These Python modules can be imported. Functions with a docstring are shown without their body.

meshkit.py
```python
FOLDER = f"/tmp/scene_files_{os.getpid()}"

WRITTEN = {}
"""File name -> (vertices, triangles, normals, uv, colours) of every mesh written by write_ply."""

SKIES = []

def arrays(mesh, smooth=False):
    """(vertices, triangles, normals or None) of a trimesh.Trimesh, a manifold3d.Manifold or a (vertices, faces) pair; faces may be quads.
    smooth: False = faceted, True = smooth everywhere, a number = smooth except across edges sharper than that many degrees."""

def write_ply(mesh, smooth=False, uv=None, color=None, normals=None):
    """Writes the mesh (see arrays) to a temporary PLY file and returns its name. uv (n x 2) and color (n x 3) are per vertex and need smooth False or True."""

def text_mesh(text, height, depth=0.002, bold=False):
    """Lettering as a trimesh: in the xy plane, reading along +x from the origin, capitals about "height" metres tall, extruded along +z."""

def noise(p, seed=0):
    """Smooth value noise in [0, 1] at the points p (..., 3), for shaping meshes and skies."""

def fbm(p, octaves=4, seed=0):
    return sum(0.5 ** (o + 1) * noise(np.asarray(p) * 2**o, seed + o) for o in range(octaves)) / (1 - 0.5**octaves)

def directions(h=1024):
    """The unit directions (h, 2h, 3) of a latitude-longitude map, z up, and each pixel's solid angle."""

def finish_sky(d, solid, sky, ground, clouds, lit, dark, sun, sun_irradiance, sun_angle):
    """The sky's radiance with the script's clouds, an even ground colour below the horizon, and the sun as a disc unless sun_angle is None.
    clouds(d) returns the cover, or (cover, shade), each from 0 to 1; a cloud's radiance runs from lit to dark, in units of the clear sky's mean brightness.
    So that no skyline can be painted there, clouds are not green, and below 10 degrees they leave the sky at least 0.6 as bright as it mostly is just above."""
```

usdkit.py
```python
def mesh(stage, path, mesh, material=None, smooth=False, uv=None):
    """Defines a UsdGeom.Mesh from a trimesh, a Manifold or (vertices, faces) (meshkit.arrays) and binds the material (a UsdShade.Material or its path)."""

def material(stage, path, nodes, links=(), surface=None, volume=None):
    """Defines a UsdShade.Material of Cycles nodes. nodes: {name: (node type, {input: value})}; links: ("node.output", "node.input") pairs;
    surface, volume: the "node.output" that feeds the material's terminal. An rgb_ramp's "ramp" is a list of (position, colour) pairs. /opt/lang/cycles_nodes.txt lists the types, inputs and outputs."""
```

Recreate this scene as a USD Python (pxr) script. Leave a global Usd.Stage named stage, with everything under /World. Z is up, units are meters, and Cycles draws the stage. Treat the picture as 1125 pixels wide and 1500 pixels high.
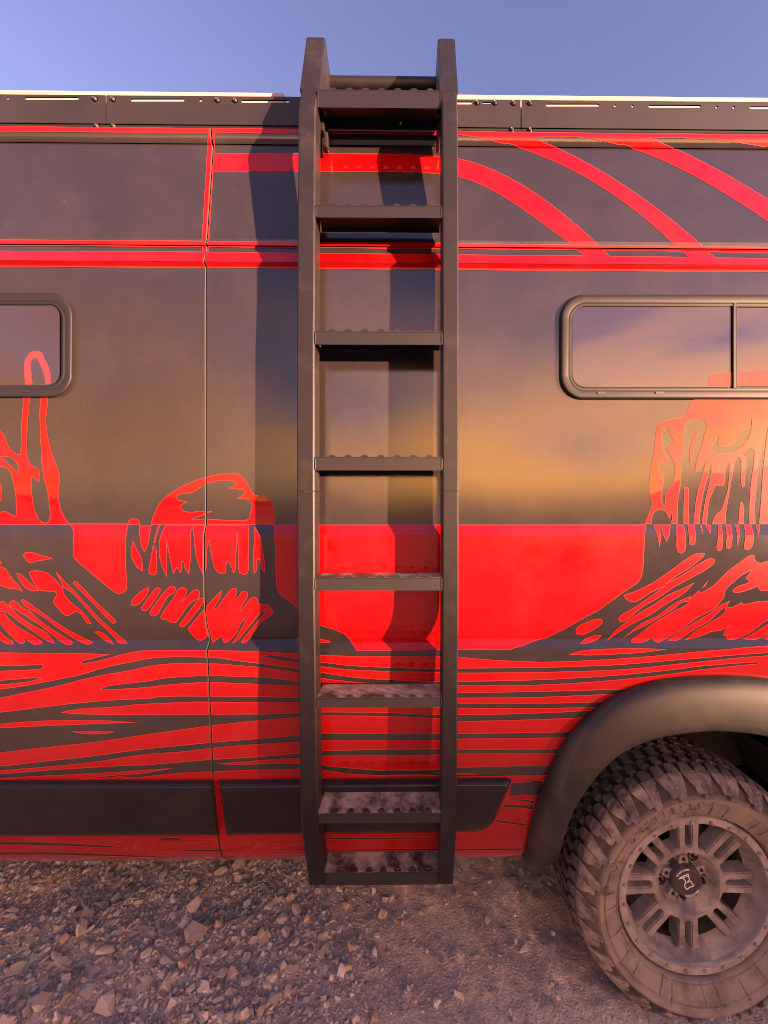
import math, random
import numpy as np
import trimesh, shapely
from shapely.geometry import Polygon, MultiPolygon, box as sbox, LineString, Point
from shapely.ops import unary_union
from shapely import affinity
from scipy.interpolate import PchipInterpolator
import usdkit, meshkit
from pxr import Usd, UsdGeom, UsdLux, UsdShade, Gf, Sdf, Vt

rng = np.random.default_rng(7)
random.seed(7)
stage = Usd.Stage.CreateInMemory()
UsdGeom.SetStageUpAxis(stage, UsdGeom.Tokens.z)
UsdGeom.SetStageMetersPerUnit(stage, 1.0)
world = UsdGeom.Xform.Define(stage, '/World')
stage.SetDefaultPrim(world.GetPrim())
LOOKS = '/World/Looks'
UsdGeom.Scope.Define(stage, LOOKS)

# ------------------------------------------------------------------ camera, sky, sun, exposure
FPX, CX, CY, PW, PH = 564.0, 602.4, 752.0, 1125.0, 1500.0      # lens in photo pixels
YAW = math.radians(0.55)
EYE = np.array([0.0, -1.2, 1.55])
EXPOSURE = 2.85
SUN_AZ, SUN_EL = math.radians(57), math.radians(2.5)            # from the camera's back (-y) towards +x
SUN = np.array([math.sin(SUN_AZ) * math.cos(SUN_EL), -math.cos(SUN_AZ) * math.cos(SUN_EL), math.sin(SUN_EL)])
SUN_I, SKY_S = 1.25, 0.10
FW = np.array([math.sin(YAW), math.cos(YAW), 0.0]); RT = np.array([math.cos(YAW), -math.sin(YAW), 0.0]); UP = np.array([0, 0, 1.0])

cam = UsdGeom.Camera.Define(stage, '/World/camera')
M4 = Gf.Matrix4d(1.0)
for r_, v_ in enumerate((RT, UP, -FW, EYE)):
    M4.SetRow(r_, Gf.Vec4d(*map(float, v_), 1.0 if r_ == 3 else 0.0))
cam.AddTransformOp().Set(M4)
cam.CreateHorizontalApertureAttr(36.0); cam.CreateVerticalApertureAttr(48.0)
cam.CreateFocalLengthAttr(36.0 * FPX / PW)
cam.CreateHorizontalApertureOffsetAttr((PW / 2 - CX) / PW * 36.0)
cam.CreateVerticalApertureOffsetAttr((CY - PH / 2) / PW * 36.0)
cam.CreateClippingRangeAttr(Gf.Vec2f(0.02, 3000))
cam.CreateExposureAttr(EXPOSURE)

sky_mat = usdkit.material(stage, LOOKS + '/sky', {
    "s": ("sky_texture", {"sky_type": "single_scattering", "sun_disc": False, "sun_elevation": SUN_EL,
                          "sun_rotation": math.atan2(SUN[0], SUN[1]), "altitude": 1200.0, "air_density": 1.0,
                          "aerosol_density": 0.35, "ozone_density": 2.0}),
    # thin sunset cloud in the western half of the sky, gold near the horizon and pink above
    "tc": ("texture_coordinate", {}), "mp": ("mapping", {"scale": (1.0, 1.0, 3.2)}), "cn": ("noise_texture", {"scale": 2.6, "detail": 5.0, "roughness": .55}),
    "cr": ("map_range", {"range_type": "smoothstep", "from_min": .32, "from_max": .60, "to_min": 0.0, "to_max": .85, "clamp": True}),
    "sx": ("separate_xyz", {}), "wm": ("map_range", {"range_type": "smoothstep", "from_min": .30, "from_max": -.45, "to_min": 0.0, "to_max": 1.0, "clamp": True}),
    "em": ("map_range", {"range_type": "smoothstep", "from_min": .66, "from_max": .22, "to_min": 0.0, "to_max": 1.0, "clamp": True}),
    "m1": ("math", {"math_type": "multiply"}), "m2": ("math", {"math_type": "multiply"}),
    "cc": ("rgb_ramp", {"ramp": [(0.0, (1.0, .38, .045)), (.16, (.95, .38, .07)), (.30, (.52, .25, .14)), (.50, (.25, .145, .13))]}),
    "dp": ("vector_math", {"math_type": "dot_product", "vector2": (math.sin(SUN_AZ), -math.cos(SUN_AZ), 0.0)}),
    "gl": ("map_range", {"range_type": "smoothstep", "from_min": -.15, "from_max": .80, "to_min": 2.0, "to_max": 14.0, "clamp": True}), "vs": ("vector_math", {"math_type": "scale"}),
    "cm": ("mix_color", {"use_clamp": False}),
    "wb": ("mix_color", {"blend_type": "multiply", "fac": 1.0, "b": (1.60, 0.92, 1.12), "use_clamp": False}),   # the photo's warm, magenta white balance
    "b": ("background_shader", {"strength": SKY_S}),
}, [("s.color", "wb.a"), ("tc.generated", "mp.vector"), ("mp.vector", "cn.vector"), ("cn.fac", "cr.value"), ("tc.generated", "sx.vector"), ("sx.y", "wm.value"), ("sx.z", "em.value"),
    ("cr.result", "m1.value1"), ("wm.result", "m1.value2"), ("m1.value", "m2.value1"), ("em.result", "m2.value2"), ("sx.z", "cc.fac"),
    ("m2.value", "cm.fac"), ("wb.result", "cm.a"), ("cc.color", "vs.vector1"), ("tc.generated", "dp.vector1"), ("dp.value", "gl.value"), ("gl.result", "vs.scale"), ("vs.vector", "cm.b"), ("cm.result", "b.color")], surface="b.background")
dome = UsdLux.DomeLight.Define(stage, '/World/sky')
UsdShade.MaterialBindingAPI.Apply(dome.GetPrim()).Bind(sky_mat)
dome.GetPrim().SetCustomDataByKey('kind', 'structure')
sun = UsdLux.DistantLight.Define(stage, '/World/sun')
sun.CreateNormalizeAttr(True); sun.CreateIntensityAttr(SUN_I); sun.CreateAngleAttr(0.5)
sun.CreateColorAttr(Gf.Vec3f(1.0, 0.56, 0.34))
zx = np.cross([0, 0, 1.0], SUN); zx /= np.linalg.norm(zx); zy = np.cross(SUN, zx)
Ms = Gf.Matrix4d(1.0)
for r_, v_ in enumerate((zx, zy, SUN)):
    Ms.SetRow(r_, Gf.Vec4d(*map(float, v_), 0.0))
sun.AddTransformOp().Set(Ms)

# ------------------------------------------------------------------ helpers
USED = {}
def free(parent, name):
    key = (str(parent), name)
    k = USED.get(key, 0); USED[key] = k + 1
    return f"{parent}/{name}" + (f"_{k:03d}" if k else "")

def path_of(parent):
    if parent is None: return '/World'
    if isinstance(parent, str): return parent
    return str(parent.GetPath())

def tag(p, label=None, cat=None, group=None, kind=None):
    for k, v in (('label', label), ('category', cat), ('group', group), ('kind', kind)):
        if v: p.SetCustomDataByKey(k, v)
    return p

def thing(name, label, cat, loc=(0, 0, 0), group=None):
    x = UsdGeom.Xform.Define(stage, free('/World', name))
    x.AddTranslateOp().Set(Gf.Vec3d(*map(float, loc)))
    return tag(x.GetPrim(), label, cat, group)

def obj(name, m, mat, parent=None, smooth=30, normals=None):
    """ONE mesh prim."""
    pth = free(path_of(parent), name)
    if normals is not None:
        v, f = m
        g = UsdGeom.Mesh.Define(stage, pth)
        g.CreatePointsAttr(Vt.Vec3fArray.FromNumpy(np.asarray(v, np.float32)))
        g.CreateFaceVertexCountsAttr(Vt.IntArray.FromNumpy(np.full(len(f), 3, np.int32)))
        g.CreateFaceVertexIndicesAttr(Vt.IntArray.FromNumpy(np.asarray(f, np.int32).ravel()))
        g.CreateSubdivisionSchemeAttr("none")
        g.CreateNormalsAttr(Vt.Vec3fArray.FromNumpy(np.asarray(normals, np.float32)))
        g.SetNormalsInterpolation("vertex")
        UsdShade.MaterialBindingAPI.Apply(g.GetPrim()).Bind(mat)
        return g.GetPrim()
    m = trimesh.Trimesh(*m, process=False) if isinstance(m, tuple) else m.copy()
    m.remove_unreferenced_vertices()
    return usdkit.mesh(stage, pth, m, mat, smooth=smooth).GetPrim()

def cat(ms): return trimesh.util.concatenate([m for m in ms if m is not None])

def bbox(x0, x1, y0, y1, z0, z1):
    m = trimesh.creation.box([abs(x1 - x0), abs(y1 - y0), abs(z1 - z0)])
    m.apply_translation([(x0 + x1) / 2, (y0 + y1) / 2, (z0 + z1) / 2]); return m

def rbox(x0, x1, y0, y1, z0, z1, r=0.003):
    """box with chamfered edges (convex hull of three shrunken boxes)."""
    p = []
    for ax in range(3):
        lo = np.array([x0, y0, z0], float); hi = np.array([x1, y1, z1], float)
        for k in range(3):
            if k != ax: lo[k] += r; hi[k] -= r
        for c in np.ndindex(2, 2, 2): p.append(np.where(np.array(c) == 0, lo, hi))
    return trimesh.convex.convex_hull(np.array(p))

def tube(p, r, n=8, caps=True):
    p = np.asarray(p, float); r = np.broadcast_to(r, (len(p),))
    t = np.gradient(p, axis=0); t /= np.linalg.norm(t, axis=1, keepdims=True) + 1e-12
    a = np.cross(t, np.where(np.abs(t[:, 2:]) < 0.9, [0, 0, 1.0], [1.0, 0, 0])); a /= np.linalg.norm(a, axis=1, keepdims=True) + 1e-12
    b = np.cross(t, a); an = np.arange(n) * 2 * np.pi / n
    v = p[:, None] + r[:, None, None] * (np.cos(an)[None, :, None] * a[:, None] + np.sin(an)[None, :, None] * b[:, None])
    v = v.reshape(-1, 3); f = []
    for i in range(len(p) - 1):
        for j in range(n):
            k = (j + 1) % n
            f += [[i * n + j, i * n + k, (i + 1) * n + k], [i * n + j, (i + 1) * n + k, (i + 1) * n + j]]
    if caps:
        v = np.vstack([v, p[0], p[-1]]); q = (len(p) - 1) * n
        for j in range(n):
            k = (j + 1) % n
            f += [[len(v) - 2, k, j], [len(v) - 1, q + j, q + k]]
    return trimesh.Trimesh(v, np.array(f), process=False)

def lathe(prof, n=96, center=(0, 0, 0)):
    """prof: (r, y) pairs revolved about the y axis."""
    prof = np.asarray(prof, float); an = np.arange(n) * 2 * np.pi / n
    v = np.stack([prof[:, 0][None] * np.cos(an)[:, None], np.broadcast_to(prof[:, 1], (n, len(prof))), prof[:, 0][None] * np.sin(an)[:, None]], -1)
    m = len(prof); f = []
    for i in range(n):
        k = (i + 1) % n
        for j in range(m - 1):
            f += [[i * m + j, i * m + j + 1, k * m + j + 1], [i * m + j, k * m + j + 1, k * m + j]]
    return trimesh.Trimesh(v.reshape(-1, 3) + np.array(center), np.array(f), process=False)

def prism_y(poly, y0, y1):
    """a shapely polygon in (x, z) extruded from y0 to y1."""
    ms = []
    for g in getattr(poly, 'geoms', [poly]):
        if g.is_empty or g.area < 1e-9: continue
        m = trimesh.creation.extrude_polygon(g, abs(y1 - y0), engine='earcut')
        v = np.array(m.vertices)
        m = trimesh.Trimesh(np.stack([v[:, 0], max(y0, y1) - v[:, 2], v[:, 1]], 1), m.faces, process=False)
        ms.append(m)
    return cat(ms)

def prism_x(pts, x0, x1):
    """polygon of (y, z) points extruded in x."""
    m = trimesh.creation.extrude_polygon(Polygon(pts), x1 - x0, engine='earcut')
    v = np.array(m.vertices)
    return trimesh.Trimesh(np.stack([x0 + v[:, 2], v[:, 0], v[:, 1]], 1), m.faces, process=False)

def loft(loops, closed=True, cap_last=False):
    n = len(loops[0]); v = np.vstack(loops); f = []
    for i in range(len(loops) - 1):
        for j in range(n if closed else n - 1):
            k = (j + 1) % n
            f += [[i * n + j, i * n + k, (i + 1) * n + k], [i * n + j, (i + 1) * n + k, (i + 1) * n + j]]
    if cap_last:
        q = (len(loops) - 1) * n
        v = np.vstack([v, np.mean(loops[-1], 0)])
        for j in range(n): f.append([q + j, q + (j + 1) % n, len(v) - 1])
    return trimesh.Trimesh(v, np.array(f), process=False)

# ------------------------------------------------------------------ the van side's profile
def zy(py, off):           # photo row on the wall at X of the door seam -> height
    return EYE[2] - (py - CY) / FPX * (1.2 + off)
PROF = [[(188, .036), (194, .030), (209, .036), (213, .040)],
        [(213, .044), (240, .037), (300, .020), (352, .006)],
        [(352, .002), (361, .004)], [(361, .010), (369.5, .008)],
        [(369.5, .002), (385, -.012)], [(385, -.012), (392, .001)],
        [(392, .001), (450, -.002), (530, -.002), (690, -.001), (767.5, .001)],
        [(767.5, .001), (769, .0)], [(769, .0), (784, -.012)], [(784, -.012), (850, -.0105), (890, -.006), (910, .002), (936, .026)],
        [(936, .026), (951, .006)], [(951, .006), (1000, .017), (1080, .032), (1142, .042)],
        [(1142, .042), (1154, .050), (1225, .080), (1243, .092)], [(1243, .092), (1250, .104), (1254, .13), (1257, .19)]]
ZS, OS, NY, SEGZ = [], [], [], []
for seg in PROF:
    z = np.array([zy(a, b) for a, b in seg])[::-1]; o = np.array([b for a, b in seg])[::-1]
    if len(z) > 2:
        fn = PchipInterpolator(z, o); zz = np.linspace(z[0], z[-1], max(4, int((z[-1] - z[0]) / .02)))
        oo = fn(zz); dd = fn(zz, 1)
    else:
        zz, oo = z, o; dd = np.full(2, (o[1] - o[0]) / max(z[1] - z[0], 1e-6))
    SEGZ.append((zz, oo, dd))
SEGZ = SEGZ[::-1]                      # bottom to top
BANDS = [(zz[i], zz[i + 1], oo[i], oo[i + 1], dd[i], dd[i + 1]) for zz, oo, dd in SEGZ for i in range(len(zz) - 1)]
ZK = np.array([b[0] for b in BANDS] + [BANDS[-1][1]])
ALLZ = np.concatenate([s[0] for s in SEGZ]); ALLO = np.concatenate([s[1] for s in SEGZ])
ALLZ = ALLZ + np.arange(len(ALLZ)) * 1e-9
ZBOT, ZTOP = BANDS[0][0], BANDS[-1][1]
def off(z): return np.interp(z, ALLZ, ALLO)

def ray(px, py):
    px = np.asarray(px, float); py = np.asarray(py, float)
    return FW + ((px - CX) / FPX)[..., None] * RT - ((py - CY) / FPX)[..., None] * UP

def W(px, py, y):
    d = ray(px, py); t = (y - EYE[1]) / d[..., 1]
    return EYE + d * np.asarray(t)[..., None]

def G(px, py, z=0.0):
    d = ray(px, py); t = (z - EYE[2]) / d[..., 2]
    return EYE + d * np.asarray(t)[..., None]

def surf(px, py, lift=0.0):
    d = ray(px, py); y = np.zeros(np.shape(px))
    for _ in range(14):
        p = EYE + d * ((y - EYE[1]) / d[..., 1])[..., None]
        y = 0.6 * (off(p[..., 2]) - lift) + 0.4 * y
    return EYE + d * ((y - EYE[1]) / d[..., 1])[..., None]

def densify(p, step):
    p = np.asarray(p, float); out = []
    for a, b in zip(p, np.roll(p, -1, 0)):
        n = max(1, int(np.ceil(np.linalg.norm(b - a) / step)))
        out += [a + (b - a) * i / n for i in range(n)]
    return np.array(out)

def to_xz(poly_px, step=6):
    """photo-pixel polygon -> polygon in (X, Z) on the wall."""
    def ring(c):
        q = densify(np.asarray(c)[:-1, :2], step); w = surf(q[:, 0], q[:, 1]); return w[:, [0, 2]]
    out = []
    for g in getattr(poly_px, 'geoms', [poly_px]):
        if g.is_empty or g.geom_type != 'Polygon': continue
        out.append(Polygon(ring(g.exterior.coords), [ring(i.coords) for i in g.interiors]).buffer(0))
    return unary_union(out)

def sheet(poly, lift, straight=False):
    """a film that follows the wall: (vertices, faces), normals. poly in (X, Z)."""
    V, F, N = [], [], []; base = 0
    x0, z0, x1, z1 = poly.bounds
    for za, zb, oa, ob, da, db in BANDS:
        if zb <= z0 or za >= z1 or zb - za < 1e-7: continue
        part = poly.intersection(sbox(x0 - 1, za, x1 + 1, zb))
        for g in getattr(part, 'geoms', [part]):
            if g.geom_type != 'Polygon' or g.area < 1e-9: continue
            g = shapely.remove_repeated_points(g, 1e-5)
            if g.is_empty or g.area < 1e-9: continue
            v, f = trimesh.creation.triangulate_polygon(g, engine='earcut')
            if len(f) == 0: continue
            a, b, c = v[f[:, 0]], v[f[:, 1]], v[f[:, 2]]
            ar = (b[:, 0] - a[:, 0]) * (c[:, 1] - a[:, 1]) - (b[:, 1] - a[:, 1]) * (c[:, 0] - a[:, 0])
            f = np.where((ar < 0)[:, None], f[:, ::-1], f)[np.abs(ar) > 1e-12]
            t = (v[:, 1] - za) / (zb - za)
            y = oa + (ob - oa) * t; d = da + (db - da) * t
            n = np.stack([np.zeros_like(d), -np.ones_like(d), d], 1); n /= np.linalg.norm(n, axis=1, keepdims=True)
            p = np.stack([v[:, 0], y, v[:, 1]], 1) + (np.array([0, -1.0, 0]) if straight else n) * lift
            V.append(p); N.append(n); F.append(f + base); base += len(v)
    if not V: return None
    V, F, N = np.vstack(V), np.vstack(F), np.vstack(N)
    u, inv = np.unique(F, return_inverse=True)
    return (V[u], inv.reshape(F.shape)), N[u]

def smooth_px(s, sc, ox, oy, it=2):
    """'x,y x,y* ...' in a magnified crop -> smoothed polygon in photo pixels ('*' keeps a sharp corner)."""
    pts, sharp = [], []
    for w in s.split():
        sh = w.endswith('*'); x, y = w.rstrip('*').split(',')
        pts.append((ox + float(x) / sc, oy + float(y) / sc)); sharp.append(sh)
    pts = np.array(pts)
    n = len(pts); P = []
    # cardinal spline through the points, tangents dropped at sharp corners
    for i in range(n):
        a, b = pts[i], pts[(i + 1) % n]; L = np.linalg.norm(b - a)
        def tang(k):
            if sharp[k]: return None
            u, w = pts[k - 1], pts[(k + 1) % n]; t = w - u; ln = np.linalg.norm(t)
            return t / ln if ln > 0 else np.zeros(2)
        ta, tb = tang(i), tang((i + 1) % n)
        ta = (b - a) * .9 if ta is None else ta * L * .9
        tb = (b - a) * .9 if tb is None else tb * L * .9
        k = max(2, int(min(10, L / 2.5)))
        for j in range(k):
            t = j / k
            P.append((2*t**3-3*t**2+1)*a + (t**3-2*t**2+t)*ta + (-2*t**3+3*t**2)*b + (t**3-t**2)*tb)
    g = Polygon(P)
    if not g.is_valid: g = g.buffer(0)
    return g
def poly_px(pts): 
    g = Polygon(pts); return g if g.is_valid else g.buffer(0)
def ribbon(pts, n=80):
    """list of (x, y_top, y_bottom) -> smooth stripe."""
    a = np.array(pts, float); x = np.linspace(a[0, 0], a[-1, 0], n)
    t, b = PchipInterpolator(a[:, 0], a[:, 1])(x), PchipInterpolator(a[:, 0], a[:, 2])(x)
    return poly_px(np.vstack([np.stack([x, t], 1), np.stack([x, b + .01], 1)[::-1]]))

# ------------------------------------------------------------------ materials
WX_, _, WZ_ = map(float, W(1022.0, 1312.0, .02))
def mat(name, nodes, links, surface="p.BSDF"): return usdkit.material(stage, f'{LOOKS}/{name}', nodes, links, surface=surface)

def plain(name, color, rough=.5, metal=0., bump=0., bscale=200., spec=.5, coat=0., var=.0, vscale=3.):
    n = {"p": ("principled_bsdf", {"base_color": color, "roughness": rough, "metallic": metal, "specular_ior_level": spec, "coat_weight": coat, "coat_roughness": .06}),
         "g": ("geometry", {})}
    l = []
    if bump:
        n["bn"] = ("noise_texture", {"scale": bscale, "detail": 3.0}); n["b"] = ("bump", {"strength": bump, "distance": .002})
        l += [("g.position", "bn.vector"), ("bn.fac", "b.height"), ("b.normal", "p.normal")]
    if var:
        n["vn"] = ("noise_texture", {"scale": vscale, "detail": 6.0, "roughness": .65})
        n["vr"] = ("rgb_ramp", {"ramp": [(.3, tuple(c * (1 - var) for c in color)), (.7, tuple(min(1, c * (1 + var)) for c in color))]})
        l += [("g.position", "vn.vector"), ("vn.fac", "vr.fac"), ("vr.color", "p.base_color")]
    return mat(name, n, l)

def dusty(name, color, dust, amount, rough=.5, scale=6., bump=.15, bscale=260., lo=.42, hi=.62, up=0.0, droughness=.95, spec=.5):
    """colour with dust patches; up > 0 puts the dust on upward faces."""
    n = {"p": ("principled_bsdf", {"roughness": rough, "specular_ior_level": spec}), "g": ("geometry", {}),
         "n1": ("noise_texture", {"scale": scale, "detail": 7.0, "roughness": .68}),
         "r": ("map_range", {"from_min": lo, "from_max": hi, "to_min": 0.0, "to_max": amount, "clamp": True}),
         "mx": ("mix_color", {"a": color, "b": dust}), "mr": ("mix_float", {"a": rough, "b": droughness}),
         "bn": ("noise_texture", {"scale": bscale, "detail": 4.0}), "b": ("bump", {"strength": bump, "distance": .002})}
    l = [("g.position", "n1.vector"), ("n1.fac", "r.value"), ("g.position", "bn.vector"), ("bn.fac", "b.height"), ("b.normal", "p.normal"),
         ("mx.result", "p.base_color"), ("mr.result", "p.roughness")]
    if up:
        n["sx"] = ("separate_xyz", {}); n["ur"] = ("map_range", {"from_min": .3, "from_max": .9, "to_min": 1 - up, "to_max": 1.0, "clamp": True})
        n["mm"] = ("math", {"math_type": "multiply"})
        l += [("g.normal", "sx.vector"), ("sx.z", "ur.value"), ("ur.result", "mm.value1"), ("r.result", "mm.value2"), ("mm.value", "mx.fac"), ("mm.value", "mr.fac")]
    else:
        l += [("r.result", "mx.fac"), ("r.result", "mr.fac")]
    return mat(name, n, l)

def paint(name, color, rough, rvar, coat=0., peel=.02, speck=.10, ior=1.5, haze=.10):
    """painted / filmed sheet metal: slow waviness, fine peel, dust haze and specks."""
    n = {"p": ("principled_bsdf", {"base_color": color, "specular_ior_level": .5 if not coat else .05, "ior": ior, "coat_weight": coat, "coat_roughness": .03, "coat_ior": 1.55}), "g": ("geometry", {}),
         "w": ("noise_texture", {"scale": 2.2, "detail": 2.0}), "f": ("noise_texture", {"scale": 260.0, "detail": 2.0}),
         "b1": ("bump", {"strength": .32, "distance": .004}), "b2": ("bump", {"strength": peel, "distance": .002}),
         "rn": ("noise_texture", {"scale": 3.5, "detail": 6.0, "roughness": .7}), "rr": ("map_range", {"from_min": .35, "from_max": .68, "to_min": rough, "to_max": rough + rvar, "clamp": True}),
         "sn": ("noise_texture", {"scale": 95.0, "detail": 2.0}), "sr": ("map_range", {"from_min": .71, "from_max": .78, "to_min": 0.0, "to_max": speck, "clamp": True}),
         "hz": ("map_range", {"from_min": .45, "from_max": .8, "to_min": 0.0, "to_max": haze, "clamp": True}),
         "ad": ("math", {"math_type": "add", "use_clamp": True}), "mx": ("mix_color", {"a": color, "b": (.30, .22, .18)}),
         "zx": ("separate_xyz", {}), "zr": ("map_range", {"from_min": 1.25, "from_max": .45, "to_min": 0.0, "to_max": .06, "clamp": True}), "zm": ("math", {"math_type": "multiply"}), "za": ("math", {"math_type": "add", "use_clamp": True}),
         "sm": ("mapping", {"scale": (9.0, 9.0, 1.1)}), "st": ("noise_texture", {"scale": 1.6, "detail": 6.0, "roughness": .7})}
    l = [("g.position", "w.vector"), ("g.position", "f.vector"), ("w.fac", "b1.height"), ("b1.normal", "b2.normal"), ("f.fac", "b2.height"), ("b2.normal", "p.normal"),
         ("g.position", "rn.vector"), ("rn.fac", "rr.value"), ("rr.result", "p.roughness"), ("g.position", "sn.vector"), ("sn.fac", "sr.value"), ("rn.fac", "hz.value"),
         ("sr.result", "ad.value1"), ("hz.result", "ad.value2"), ("g.position", "zx.vector"), ("zx.z", "zr.value"), ("g.position", "sm.vector"), ("sm.vector", "st.vector"), ("zr.result", "zm.value1"), ("st.fac", "zm.value2"), ("ad.value", "za.value1"), ("zm.value", "za.value2"), ("za.value", "mx.fac"), ("mx.result", "p.base_color")]
    return mat(name, n, l)

BLACK = paint('satin_black_film', (.022, .017, .018), .095, .045, peel=.10, ior=1.75, haze=.04)
RED = paint('gloss_red_paint', (.29, .0010, .0020), .34, .10, coat=1.0, peel=.02, haze=.04)
REDEDGE = plain('red_edge_highlight', (.55, .03, .03), .6, spec=.2)  # paler red: painted highlight for the outline where film edges catch light
EDGEM = plain('sunlit_panel_edge', (.07, .05, .04), .5)  # lighter brown paints the sun's glint on the left panel's seam edge
SHELL = plain('dark_underbody', (.02, .018, .018), .7)
RACKM = plain('rack_black', (.018, .015, .015), .42, bump=.12, bscale=600, var=.25)
CREAM = plain('panel_frame_aluminium', (.34, .30, .27), .40)
POWDER = dusty('ladder_powder_coat', (.012, .010, .012), (.20, .15, .13), .10, rough=.42, scale=9, bump=.25, bscale=700, lo=.52, hi=.80, spec=.35)
TREADM = dusty('ladder_tread_dust', (.016, .014, .016), (.40, .325, .295), .9, rough=.5, scale=15, bump=.3, bscale=500, lo=.37, hi=.58, up=1.0)
TREADL = dusty('ladder_tread_light_dust', (.012, .010, .012), (.34, .26, .23), .55, rough=.42, scale=18, bump=.25, bscale=600, lo=.52, hi=.68, up=1.0)
TEETHM = plain('ladder_tooth', (.028, .024, .026), .45)
FRAME = plain('window_frame_rubber', (.013, .012, .015), .55, bump=.05, bscale=500, spec=.3)
SEAL = plain('window_seal', (.01, .01, .01), .6)
GLASS = mat('tinted_glass', {'p': ('principled_bsdf', {'base_color': (.03, .022, .028), 'roughness': .02, 'ior': 1.9}), 'g': ('geometry', {}), 'n': ('noise_texture', {'scale': 3.0, 'detail': 1.0}), 'b': ('bump', {'strength': .15, 'distance': .003})}, [('g.position', 'n.vector'), ('n.fac', 'b.height'), ('b.normal', 'p.normal')])
GLASSRED = plain('red_window_film', (.50, .03, .035), .05, spec=.6)
CLAD = dusty('sill_cladding_plastic', (.010, .009, .010), (.20, .15, .13), .06, rough=.30, scale=5, bump=.06, bscale=420, lo=.45, hi=.75, spec=.55)
FLARE = dusty('wheel_arch_plastic', (.013, .011, .011), (.22, .17, .145), .16, rough=.50, scale=5, bump=.10, bscale=300, lo=.48, hi=.75)
RUBBER = dusty('tyre_rubber', (.040, .035, .036), (.22, .165, .145), .42, rough=.8, scale=15, bump=.6, bscale=180, lo=.42, hi=.66)
SIDEW = mat('tyre_sidewall', {
    "p": ("principled_bsdf", {"roughness": .9, "specular_ior_level": .25}), "g": ("geometry", {}), "n1": ("noise_texture", {"scale": 11.0, "detail": 7.0, "roughness": .68}),
    "c": ("mapping", {"location": (-WX_, 0.0, -WZ_), "scale": (1.0, 0.0, 1.0)}), "sx": ("separate_xyz", {}),
    "x2": ("math", {"math_type": "multiply"}), "z2": ("math", {"math_type": "multiply"}), "ad": ("math", {"math_type": "add"}), "sq": ("math", {"math_type": "sqrt"}),
    "rr": ("map_range", {"from_min": .328, "from_max": .345, "to_min": 1.0, "to_max": .22, "clamp": True}),
    "r": ("map_range", {"from_min": .28, "from_max": .56, "to_min": .25, "to_max": .95, "clamp": True}), "m": ("math", {"math_type": "multiply"}),
    "rb": ("map_range", {"from_min": .2555, "from_max": .262, "to_min": .05, "to_max": 1.0, "clamp": True}), "m3": ("math", {"math_type": "multiply"}), "mx": ("mix_color", {"a": (.026, .022, .022), "b": (.25, .205, .175)}), "bn": ("noise_texture", {"scale": 200.0, "detail": 4.0}), "b": ("bump", {"strength": .35, "distance": .002})},
    [("g.position", "n1.vector"), ("g.position", "c.vector"), ("c.vector", "sx.vector"), ("sx.x", "x2.value1"), ("sx.x", "x2.value2"), ("sx.z", "z2.value1"), ("sx.z", "z2.value2"), ("x2.value", "ad.value1"), ("z2.value", "ad.value2"),
     ("ad.value", "sq.value1"), ("sq.value", "rr.value"), ("n1.fac", "r.value"), ("r.result", "m.value1"), ("rr.result", "m.value2"), ("sq.value", "rb.value"), ("m.value", "m3.value1"), ("rb.result", "m3.value2"), ("m3.value", "mx.fac"), ("mx.result", "p.base_color"), ("g.position", "bn.vector"), ("bn.fac", "b.height"), ("b.normal", "p.normal")])
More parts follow.
